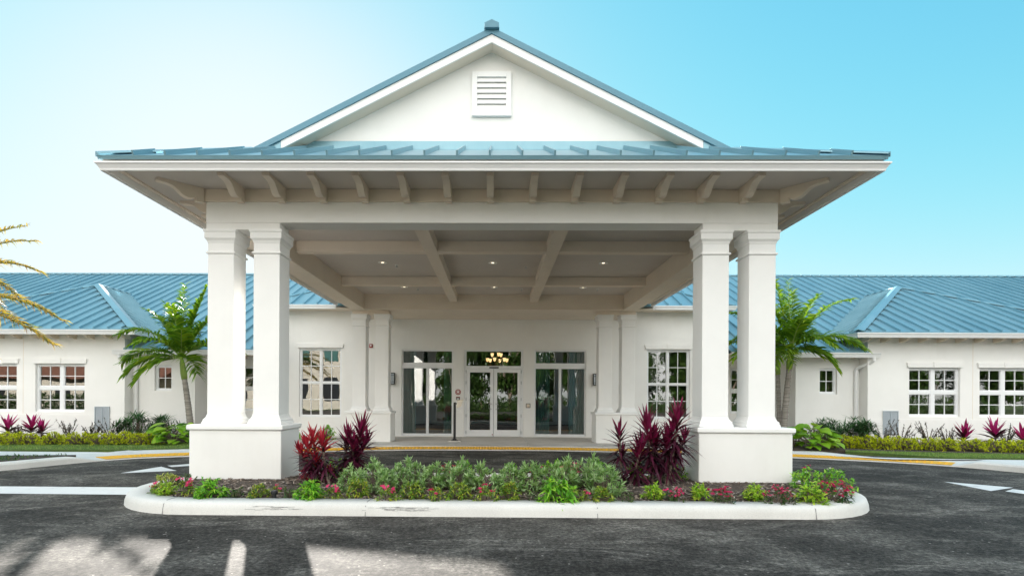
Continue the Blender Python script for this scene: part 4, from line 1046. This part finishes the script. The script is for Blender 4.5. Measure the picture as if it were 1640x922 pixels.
for (px, py, w, h), l in zip([(566, 787, 46, 40), (597, 778, 46, 42), (617, 789, 44, 38), (640, 786, 46, 42), (662, 781, 48, 46), (696, 785, 50, 44), (733, 785, 56, 48), (776, 788, 58, 46), (816, 787, 50, 42), (850, 786, 56, 46), (898, 786, 66, 50), (944, 784, 58, 52), (969, 792, 58, 48)], SL_):
    shrub('silver', px, py, w, h, l, .15, name='silver_bush', cat='bush', group='silver-green bushes in the middle of the island')
rear = [('round', 540, 765, 36, 34, 'round green shrub at the rear kerb between the two left cordylines'), ('pinkf', 716, 765, 30, 20, 'red-flowered shrub at the rear kerb behind the silver bushes, below the left sidelight'),
 ('round', 743, 764, 32, 28, 'green shrub at the rear kerb left of the doors'), ('dark', 685, 765, 30, 20, 'dark low shrub at the rear kerb left of the rear red flowers'), ('round', 819, 765, 30, 24, 'green shrub at the rear kerb below the right door leaf'), ('pinkf', 858, 764, 26, 20, 'small red-flowered shrub at the rear kerb left of the right sidelight'), ('round', 884, 764, 38, 30, 'green shrub at the rear kerb below the right sidelight'),
 ('lushpink', 915, 766, 40, 25, 'pink-flowered shrub at the rear kerb behind the tall silver bush'), ('round', 955, 764, 36, 30, 'green shrub at the rear kerb behind the rightmost silver bush'), ('round', 1018, 767, 38, 30, 'round green shrub at the rear kerb between the right cordyline stems'),
 ('pinkf', 1056, 766, 34, 24, 'dark red shrub at the rear kerb behind the middle cordyline stems'), ('round', 1088, 768, 24, 24, 'small green shrub against the inner side of the right pedestal'), ('dark', 616, 766, 34, 20, 'dark low shrub at the rear kerb right of the maroon cordyline')]
for k, px, py, w, h, l in rear: shrub(k, px, py, w, h, l, .14, group='shrubs along the rear kerb of the island')
shrub('croton', 492, 771, 30, 30, 'small orange-red croton between the left pedestal and the scarlet cordyline', .14, 'croton')
def cordyline(stems, label, tipmat, group, name='cordyline', leafL=.42, nl=84, lw=.036, low=M['leaf_maroon'], tipfrac=.38):
    """stems: list of (base px, base py, z0, head x, head y, head z, scale)"""
    bx, by, bz = stems[0][0]
    t = thing(name, (bx, by, bz), label, 'cordyline', group); b0 = Vector((bx, by, bz)); st_ = MB(); lf = MB(); tp = MB()
    for base, head, sc in stems:
        b = Vector(base) - b0; h = Vector(head) - b0; mid = b.lerp(h, .5) + Vector((rnd.uniform(-.03, .03), rnd.uniform(-.03, .03), 0))
        st_.tube([b, b.lerp(mid, .5), mid, mid.lerp(h, .5), h], [.02 * sc ** .5, .018, .017, .016, .013], 7)
        axis = (h - mid).normalized()
        n = int(nl * sc)
        for i in range(n):
            u = i / n                      # 0 low .. 1 tip
            p = h - axis * (1 - u) * .46 * sc + Vector((0, 0, 0))
            a = i * 2.399; el = -.45 + 1.72 * u ** 1.25 + rnd.uniform(-.15, .15)
            d = Vector((math.cos(a) * math.cos(el), math.sin(a) * math.cos(el), math.sin(el)))
            d = (d + axis * .15).normalized()
            (tp if u > 1 - tipfrac + rnd.uniform(-.1, .1) else lf).leaf(p, d, leafL * sc * rnd.uniform(.75, 1.1) * (1 - .12 * u), lw * sc ** .5, .38 * (1 - u) + .06, 4, rnd.uniform(-.35, .35), [.35, .95, 1.0, .62, 0])
    st_.build('stem', M['stem'], t); lf.build('lower_leaves', low, t); o = tp.build('young_leaves', tipmat, t)
    return t
def P(px, py, z): x, y = at(px, py, z); return (x, y, z)
def Hd(px, py, Y):      # a point at depth Y seen at px, py
    d = ray(px, py); k = Y / d[1]; return (CX + k * d[0], Y, CH + k * d[2])
G_C = 'cordylines in the island bed'
cordyline([(P(516, 774, .15), Hd(490, 712, 7.75), .85), (P(527, 778, .14), Hd(516, 706, 7.8), .9), (P(512, 773, .15), Hd(505, 735, 7.7), .7), (P(527, 779, .14), Hd(528, 752, 7.72), .4), (P(514, 774, .15), Hd(478, 722, 7.7), .75), (P(520, 775, .15), Hd(500, 700, 7.85), .85)], 'scarlet-topped cordyline beside the left pedestal', M['leaf_scarlet'], G_C, tipfrac=.46, leafL=.36)
cordyline([(P(544, 769, .15), Hd(558, 700, 8.1), .95), (P(560, 768, .15), Hd(580, 690, 8.1), 1.05), (P(560, 767, .15), Hd(574, 728, 8.05), .85), (P(556, 768, .15), Hd(566, 712, 8.0), .8), (P(560, 766, .15), Hd(588, 708, 8.15), .85)], 'maroon and magenta cordyline in front of the left rear pedestal', M['leaf_magenta'], G_C, tipfrac=.3, leafL=.42)
cordyline([(P(998, 777, .15), Hd(992, 692, 7.95), .85), (P(999, 777, .15), Hd(996, 725, 7.9), .7)], 'slim dark maroon cordyline, leftmost of the three by the right pedestal', M['leaf_magenta'], G_C, tipfrac=.22, leafL=.40, nl=70)
cordyline([(P(1047, 777, .15), Hd(1036, 680, 7.95), 1.05), (P(1008, 779, .15), Hd(1028, 715, 7.85), .9), (P(1043, 776, .15), Hd(1050, 705, 8.0), .85), (P(1045, 777, .15), Hd(1044, 698, 7.9), .95), (P(1020, 777, .15), Hd(1022, 728, 7.85), .8)], 'dense magenta-topped cordyline, middle of the three by the right pedestal', M['leaf_magenta'], G_C, tipfrac=.42, leafL=.42)
cordyline([(P(1069, 779, .15), Hd(1086, 668, 7.95), 1.05), (P(1057, 776, .15), Hd(1068, 706, 7.9), .9), (P(1070, 778, .15), Hd(1082, 722, 7.9), .75), (P(1066, 778, .15), Hd(1076, 690, 7.9), .85), (P(1069, 778, .15), Hd(1098, 700, 7.95), .75)], 'tallest magenta cordyline, nearest the right pedestal', M['leaf_magenta'], G_C, tipfrac=.4, leafL=.40)
# beds along the building
G_H = 'golden hedge mounds along the lawn'
HL = [(5, 'left edge of the photo'), (40, 'the two-headed pink cordyline'), (86, 'the left window'), (127, 'the bare twigs'), (165, 'the left air grille'), (198, 'the left fan palm clump, left half'), (232, 'the left fan palm clump, right half')]
for px, l in HL: shrub('gold', px, 710.5, 54, 21, 'golden yellow hedge mound before ' + l + ', left lawn', BDZ, 'hedge_shrub', 'hedge', G_H)
HR = [(1352, 'the big chartreuse leaves'), (1382, 'the right fan palm clump'), (1413, 'the right air grille, left half'), (1446, 'the right air grille, right half'), (1478, 'the left part of the double window'), (1510, 'the right part of the double window'), (1552, 'the first pink cordyline'), (1597, 'the second pink cordyline'), (1637, 'the right edge of the photo')]
for i, (px, l) in enumerate(HR): shrub('gold', px, 716 + i * .95, 54, 22, 'golden yellow hedge mound before ' + l + ', right lawn', BDZ, 'hedge_shrub', 'hedge', G_H)
G_P = 'pink cordylines in the beds along the wings'
for px, py, hy, sc, l in ((12, 703, 682, .85, 'pink cordyline at the left edge of the photo'), (52, 703, 680, .85, 'taller pink cordyline below the left window'), (68, 703, 685, .7, 'shorter pink cordyline beside the taller one below the left window'),
                          (1545, 712, 694, .85, 'pink cordyline below the right wing wall joint'), (1592, 712, 690, .9, 'tallest pink cordyline under the far right window'), (1637, 712, 696, .8, 'pink cordyline cut off by the right edge of the photo')):
    Y = 15.7; x, _, z = Hd(px, hy, Y); cordyline([((x, Y, BDZ), (x, Y, z - .02), sc)], l, M['leaf_pink'], G_P, leafL=.66, nl=60, lw=.085, tipfrac=.27)
def fan_clump(px, py, Y, wpx, hpx, label):
    x, _, zt = Hd(px, py, Y); t = thing('fan_palm_clump', (x, Y, BDZ), label, 'fan palm', 'dark fan palm clumps'); st_ = MB(); lf = MB(); d = FPX / Y; w, h = wpx / d / 2, hpx / d
    for i in range(62):
        c = crown_pt(w * .85, h * .86, .3, .2); b = Vector((c.x * .3, c.y * .3, 0)); st_.tube([b, b.lerp(c, .5), c], [.01, .008, .005], 5)
        ax = (c + Vector((0, -.1, h * .3))).normalized(); a = ax.orthogonal().normalized(); bb = ax.cross(a)
        for j in range(11):
            an = R(-150 + 30 * j); dd = (a * math.sin(an) + bb * math.cos(an) + ax * .45).normalized(); lf.leaf(c, dd, rnd.uniform(.26, .46), .024, .10, 3, 0, [.5, 1, .8, 0])
    st_.build('canes', M['stem'], t); lf.build('fan_leaves', M['leaf_rhapis'], t)
fan_clump(217, 660, 15.9, 68, 46, 'tall dark green fan palm clump at the left wing corner'); fan_clump(261, 666, 16.0, 58, 40, 'lower dark green fan palm clump between the left wing corner and the palm tree')
fan_clump(1326, 668, 15.9, 62, 40, 'lower dark green fan palm clump below the small right window'); fan_clump(1374, 676, 15.4, 62, 48, 'tall dark green fan palm clump by the right downspout')
def bigleaf(px, py, Y, wpx, hpx, n, mat, label, L=.40):
    x = Hd(px, py, Y)[0]; t = thing('broadleaf_plant', (x, Y, BDZ), label, 'plant', 'broad-leaved plants'); st_ = MB(); lf = MB(); d = FPX / Y; w, h = wpx / d / 2, hpx / d
    for i in range(n):
        c = crown_pt(w * .75, h * .8, .35, .15); b = Vector((c.x * .2, c.y * .2, 0)); st_.tube([b, b.lerp(c, .5) + Vector((0, 0, .05)), c], [.012, .01, .007], 5)
        a = math.atan2(c.y - .15, c.x) + rnd.uniform(-.5, .5); dd = Vector((math.cos(a), math.sin(a) - .25, rnd.uniform(.0, .75))).normalized()
        lf.leaf(c, dd, L * rnd.uniform(.75, 1.15), L * .62, .45, 5, rnd.uniform(-.5, .5), [.35, .9, 1.0, .82, .45, 0])
    st_.build('stalks', M['stem'], t); lf.build('leaves', mat, t)
bigleaf(276, 700, 14.95, 66, 42, 40, M['leaf_chart'], 'chartreuse broad-leaved plant left of the left pedestal'); bigleaf(1306, 705, 14.5, 84, 46, 52, M['leaf_chart'], 'chartreuse broad-leaved plant right of the right pedestal')
bigleaf(300, 690, 15.7, 40, 38, 16, M['leaf_bright'], 'deep green broad-leaved plant at the foot of the left palm'); bigleaf(1274, 690, 15.4, 44, 40, 16, M['leaf_bright'], 'deep green broad-leaved plant at the foot of the right palm')
def twiggy(px, py, Y, hpx, label):
    x = Hd(px, py, Y)[0]; t = thing('twiggy_shrub', (x, Y, BDZ), label, 'shrub', 'sparse twiggy shrubs'); st_ = MB(); lf = MB(); h = hpx * Y / FPX
    for i in range(12):
        a = rnd.uniform(0, 6.28); e = Vector((math.cos(a) * h * rnd.uniform(.2, .7), math.sin(a) * h * .3, h * rnd.uniform(.6, 1.05))); mid = e * .5 + Vector((0, 0, h * .08)); st_.tube([(0, 0, 0), mid, e], [.009, .006, .003], 5)
        for j in range(34): lf.leaf((mid * .4).lerp(e, rnd.random()), rdir(.2), .075, .03, .3, 2)
    st_.build('twigs', M['stem'], t); lf.build('leaves', M['twig'], t)
for px, h, l in ((30, 26, 'sparse dark twiggy shrub between the two left pink cordylines'), (111, 36, 'sparse dark twiggy shrub left of the left air grille, under blank wall'), (146, 30, 'low twiggy shrub just left of the left air grille'), (176, 40, 'tall twiggy shrub in front of the left air grille'),
                 (1414, 40, 'twiggy shrub in front of the right air grille'), (1443, 38, 'twiggy shrub just right of the right air grille'), (1488, 38, 'twiggy shrub below the double right window, left part'), (1517, 30, 'low twiggy shrub left of the right pink cordylines'), (1612, 34, 'twiggy shrub right of the tallest pink cordyline')):
    twiggy(px, 690, 15.6, h, l)
x, _, _ = Hd(488, 700, 17.6); place('shrub', V['bedgreen'][0], x, 16.6, .05, 'green shrub under the left entrance window, behind the left pedestal', 'shrub', 'shrubs under the entrance windows', (1, 1, 1), .4)
x, _, _ = Hd(535, 700, 17.6); place('shrub', V['bedgreen'][1], x, 16.9, .05, 'green shrub with red flowers under the left entrance window, beside the rear pedestal', 'shrub', 'shrubs under the entrance windows', (1.1, 1.1, 1.1), 2.0)
x, _, _ = Hd(1088, 700, 17.6); place('shrub', V['bedgreen'][0], x, 16.7, .05, 'green shrub under the right entrance window, behind the cordylines', 'shrub', 'shrubs under the entrance windows', (1, 1, 1.05), 1.4)

# --- palms
def frond(crown, az, el, L, curl, ll, lw, mat, parent, nl=34, vee=.5, droopl=.5, rach=M['crownshaft'], twist=0):
    """feather frond as one mesh: rachis + leaflets"""
    m = MB(); m.mi = 0; pts = []; p = Vector(crown); d0 = Vector((math.cos(az) * math.cos(el), math.sin(az) * math.cos(el), math.sin(el)))
    n = 16; d = d0.copy()
    for k in range(n + 1):
        pts.append(p.copy()); p = p + d * (L / n); d = (d + Vector((0, 0, -curl / n * (.4 + 1.2 * k / n)))).normalized()
    m.tube(pts, [.02 * (1 - .8 * k / n) for k in range(n + 1)], 5); m.mi = 1
    for i in range(nl):
        u = .14 + .86 * i / (nl - 1); q = u * n; k = min(int(q), n - 1); c = pts[k].lerp(pts[k + 1], q - k); t = (pts[k + 1] - pts[k]).normalized()
        s = t.cross(Vector((0, 0, 1)));
        if s.length < .1: s = Vector((-math.sin(az), math.cos(az), 0))
        s.normalize(); up = s.cross(t)
        env = math.sin(math.pi * (.12 + .86 * u) ** .8) ** .7 if u < .98 else .5
        for sg in (-1, 1):
            dd = (s * sg * 1.0 + t * (.55 + .5 * u) + up * vee * rnd.uniform(.4, 1.3)).normalized()
            m.leaf(c, dd, ll * max(.3, env) * rnd.uniform(.85, 1.12), lw, droopl * rnd.uniform(.5, 1.4), 3, rnd.uniform(-.4, .4) + sg * .5, [.55, 1, .75, 0])
    return m.build('frond', [rach, mat], parent)
def palm(base, top, label, fr, name='palm_tree', tr=(.10, .07), mat=M['leaf_palm'], shaft=.55, fl=1.6, extra=None, nl=34, lw=.045, ll=.5, grp='palm trees in front of the building', vee=.65, droopl=.5):
    t = thing(name, base, label, 'palm', grp); b0 = Vector(base); tp = Vector(top) - b0
    m = MB(); pts, rr = [], []
    for k in range(41):
        u = k / 40; q = Vector((tp.x * u ** 1.3, tp.y * u, tp.z * u)); pts.append(q); rr.append((tr[0] + (tr[1] - tr[0]) * u + .03 * max(0, 1 - u * 9)) * (1.05 if k % 2 else .97))
    m.tube(pts, rr, 12); m.build('trunk', M['bark'], t, smooth=True)
    ax = (pts[-1] - pts[-4]).normalized(); c = pts[-1] + ax * shaft
    if shaft:
        m = MB(); m.tube([pts[-1] - ax * .02, pts[-1] + ax * shaft * .25, pts[-1] + ax * shaft * .7, c], [tr[1] * 1.15, tr[1] * 1.3, tr[1] * 1.0, tr[1] * .5], 12); m.build('crownshaft', M['crownshaft'], t, smooth=True)
    for az, el, L, cu in fr: frond(c, R(az), R(el), L * fl, cu, ll, lw, mat, t, nl, vee, droopl)
    return t
YP = 15.9
bx = Hd(307, 684, YP)[0]; tx, _, tz = Hd(297, 606, YP)
palm((bx, YP, BDZ), (tx, YP - .05, tz), 'feathery green palm tree left of the left front columns',
     [(182, 50, .95, 1.7), (176, 22, .9, 1.4), (205, 8, .7, 1.5), (120, 80, .92, .35), (100, 84, 1.0, .2), (60, 74, 1.0, .5), (20, 62, 1.0, .9), (30, 76, 1.02, .5), (350, 35, .9, 1.5), (300, 55, .7, 1.6), (240, 45, .65, 1.7), (150, 70, .85, .8), (320, 5, .6, 1.6), (215, -8, .62, 1.4), (80, 60, .8, 1.0), (270, 76, .7, .8), (170, 64, .85, 1.1)], shaft=.62, fl=2.2, ll=.58, lw=.062, nl=44)
bx = Hd(1254, 674, YP)[0]; tx, _, tz = Hd(1264, 590, YP)
palm((bx, YP, BDZ), (tx, YP, tz), 'feathery green palm tree right of the right front columns',
     [(3, 56, 1.08, 1.15), (352, 28, .95, 1.5), (80, 82, .95, .3), (110, 76, 1.0, .4), (130, 68, 1.0, .7), (170, 50, 1.0, 1.2), (190, 18, .85, 1.5), (260, 55, .65, 1.6), (300, 30, .6, 1.7), (20, 66, .9, .9), (35, 40, .75, 1.4), (220, 0, .6, 1.5), (330, 0, .6, 1.6), (150, 36, .8, 1.4), (60, 74, .85, .6)], shaft=.62, fl=2.15, ll=.58, lw=.062, nl=44)
bx2 = Hd(1249, 674, YP + .25)[0]; tx2 = Hd(1246, 585, YP + .3)[0]
palm((bx2, YP + .25, BDZ), (tx2, YP + .3, tz - .15), 'second slimmer palm stem behind the right front columns',
     [(95, 65, .9, 1.0), (150, 40, .9, 1.5), (200, 25, .9, 1.5), (320, 30, .6, 1.6), (60, 55, .8, 1.2), (260, 20, .7, 1.7)], shaft=.5, fl=2.0, ll=.5, lw=.055, tr=(.075, .055), nl=40)
palm((-10.75, 10.0, .15), (-10.85, 10.0, 3.2), 'yellowing date palm whose drooping fronds enter at the left edge of the photo',
     [(8, 40, .92, 1.35), (-10, 24, .98, 1.25), (12, 12, 1.0, 1.0), (-20, 4, .95, 1.0), (4, -4, 1.05, .75), (-12, -20, .85, .6), (30, 55, .9, 1.2), (60, 60, 1, 1), (100, 30, 1, 1.4), (150, 35, 1, 1.5), (190, 20, 1, 1.5), (230, 40, 1, 1.5), (270, 25, 1, 1.5), (310, 50, 1, 1.4), (340, 55, 1, 1.3), (180, 70, 1, .8)],
     name='date_palm', tr=(.2, .17), mat=M['leaf_date'], shaft=0, fl=2.55, nl=100, lw=.024, ll=.40, vee=1.3, droopl=.75)

# --- stuff: lawn blades, ground cover
def inpoly(x, y, P_):
    c = False; j = len(P_) - 1
    for i in range(len(P_)):
        if (P_[i][1] > y) != (P_[j][1] > y) and x < (P_[j][0] - P_[i][0]) * (y - P_[i][1]) / (P_[j][1] - P_[i][1]) + P_[i][0]: c = not c
        j = i
    return c
m = MB()
for poly, rx, ry in ((lawnL, (-17, -7.3), (12.4, 16.2)), (lawnR, (7.4, 17.5), (11.8, 16))):
    n = 0
    while n < 14000:
        x, y = rnd.uniform(*rx), rnd.uniform(*ry)
        if not inpoly(x, y, poly): continue
        n += 1; m.leaf((x, y, LZ - .005), rdir(1.6), rnd.uniform(.04, .075), .012, .3, 1)
tag(m.build('grass', M['grass']), 'mown green lawn strips between the sidewalks and the hedges', 'grass', kind='stuff')
m = MB()
for poly, rx, ry in ((gcL, (-14, -8.6), (6, 11.3)), (gcR, (10.7, 15), (6, 10.9))):
    n = 0
    while n < 2600:
        x, y = rnd.uniform(*rx), rnd.uniform(*ry)
        if not inpoly(x, y, poly): continue
        n += 1
        for q in range(3): m.leaf((x, y, .152), rdir(.7), rnd.uniform(.05, .12), .025, .4, 2)
tag(m.build('ground_cover', M['leaf_dark']), 'low dark leafy ground cover between the kerb and the sidewalk', 'ground cover', kind='stuff')

# ------------------------------------------------------------------ across the drive, behind the camera: what the glass mirrors and what bounces light back
def tree(x, y, h, w, label, n=9000, trunk_h=.12):
    t = thing('tree', (x, y, 0), label, 'tree', 'trees across the drive'); m = MB(); m.tube([(0, 0, 0), (.1, 0, h * trunk_h * .6), (0, .1, h * trunk_h), (.1, 0, h * .7)], [.28, .2, .17, .06], 9)
    for k in range(6):
        a = k * 1.05; m.tube([(0, 0, h * trunk_h * (.8 + .08 * k)), (math.cos(a) * w * .35, math.sin(a) * w * .35, h * .62), (math.cos(a) * w * .6, math.sin(a) * w * .6, h * .75)], [.1, .06, .02], 6)
    m.build('trunk', M['stem'], t); m = MB(); cl = [Vector((rnd.gauss(0, w * .38), rnd.gauss(0, w * .38), h * rnd.uniform(trunk_h + .08, .95))) for _ in range(34)]
    for i in range(n):
        c = rnd.choice(cl); p = c + rdir() * (w * .24 * rnd.random() ** .5); m.leaf(p, rdir(.1), rnd.uniform(.28, .5), .26, .3, 1 if i % 2 else 2)
    m.build('crown', M['leaf_tree'], t)
for i, (x, y, h, w) in enumerate(((-4.5, -21, 8.5, 3.2), (1.5, -25, 10, 3.8), (8, -21, 8, 3.4), (14, -26, 10, 4.2), (20, -20, 7.5, 3.4), (27, -25, 9.5, 4.2), (35, -22, 9, 4), (-10, -30, 10, 4), (44, -26, 10, 4.5), (-2, -36, 12, 5), (6, -38, 13, 5.5), (18, -36, 12, 5.5), (30, -36, 12, 5.5), (53, -23, 9, 4.2), (62, -26, 10, 4.5), (71, -27, 10, 4.5), (57, -37, 13, 6))):
    tree(x, y, h, w, ['leafy tree across the drive mirrored in the left door leaf', 'tall leafy tree across the drive mirrored above the doors', 'leafy tree across the drive mirrored in the right sidelight', 'broad leafy tree across the drive behind the camera', 'leafy tree across the drive mirrored in the right entrance window', 'broad tree across the drive mirrored in the right wing', 'tree across the drive mirrored in the far right windows', 'tall tree behind the cream building across the drive', 'farthest right tree across the drive behind the camera', 'tall rear tree across the drive mirrored left of the doors', 'tallest rear tree across the drive mirrored in the right door leaf', 'rear tree across the drive behind the right sidelight reflection', 'rear tree across the drive mirrored in the right wing windows', 'tree across the drive mirrored in the first right wing window', 'tree across the drive mirrored in the second right wing window', 'outermost tree across the drive on the right', 'tall rear tree across the drive on the far right'][i])
for i, (x0, x1) in enumerate(((-62, -34), (-8, 16), (16, 48))):
    m = MB()
    for k in range(7000):
        x, y, z = rnd.uniform(x0, x1), rnd.uniform(-18.6, -17.4), rnd.uniform(0, 1.5 + .5 * math.sin(k) * .3); m.leaf((x, y, z), rdir(.2), .3, .2, .3, 2)
    t = m.build('clipped_hedge', M['leaf_tree']); tag(t, ['clipped hedge across the drive before the red-roofed house', 'clipped hedge across the drive facing the doors', 'clipped hedge across the drive facing the right wing'][i], 'hedge', 'hedges across the drive')
FB = thing('far_building', (0, 0, 0), 'cream two-storey building across the drive, mirrored in the left windows', 'building')
m = MB(); m.box(-30, -9, -34, -20, 0, 9.5); m.build('wall', M['far_wall'], FB)
m = MB(); m.box(-30.6, -8.4, -34.6, -19.4, 9.501, 9.9); m.build('roof', M['far_red'], FB)
for k in range(6):
    for z in (1.0, 5.2):
        x = -28.2 + k * 3.3; m = MB(); m.box(x, x + 1.5, -20.02 + .0, -19.93, z, z + 2.4); m.build('window', M['far_teal'] if z > 3 else M['far_dark'], FB)
RH = thing('red_roof_house', (0, 0, 0), 'low house with a red tiled roof across the drive, mirrored in the left wing windows', 'house')
m = MB(); m.box(-62, -36, -34, -22, 0, 3.2); m.build('wall', M['far_wall'], RH)
m = MB(); m.prism([(-63, -35, 3.21), (-63, -28, 6.4), (-63, -21, 3.21)], (28, 0, 0)); m.build('roof', M['far_red'], RH)
for k in range(7):
    x = -60 + k * 3.4; m = MB(); m.box(x, x + 1.6, -22.02, -21.94, .8, 2.4); m.build('window', M['far_dark'], RH)
one('quadv', [(-160, -160, .012), (160, -160, .012), (160, -17, .012), (-160, -17, .012)]).build('verge', M['turf'])['kind'] = 'structure'
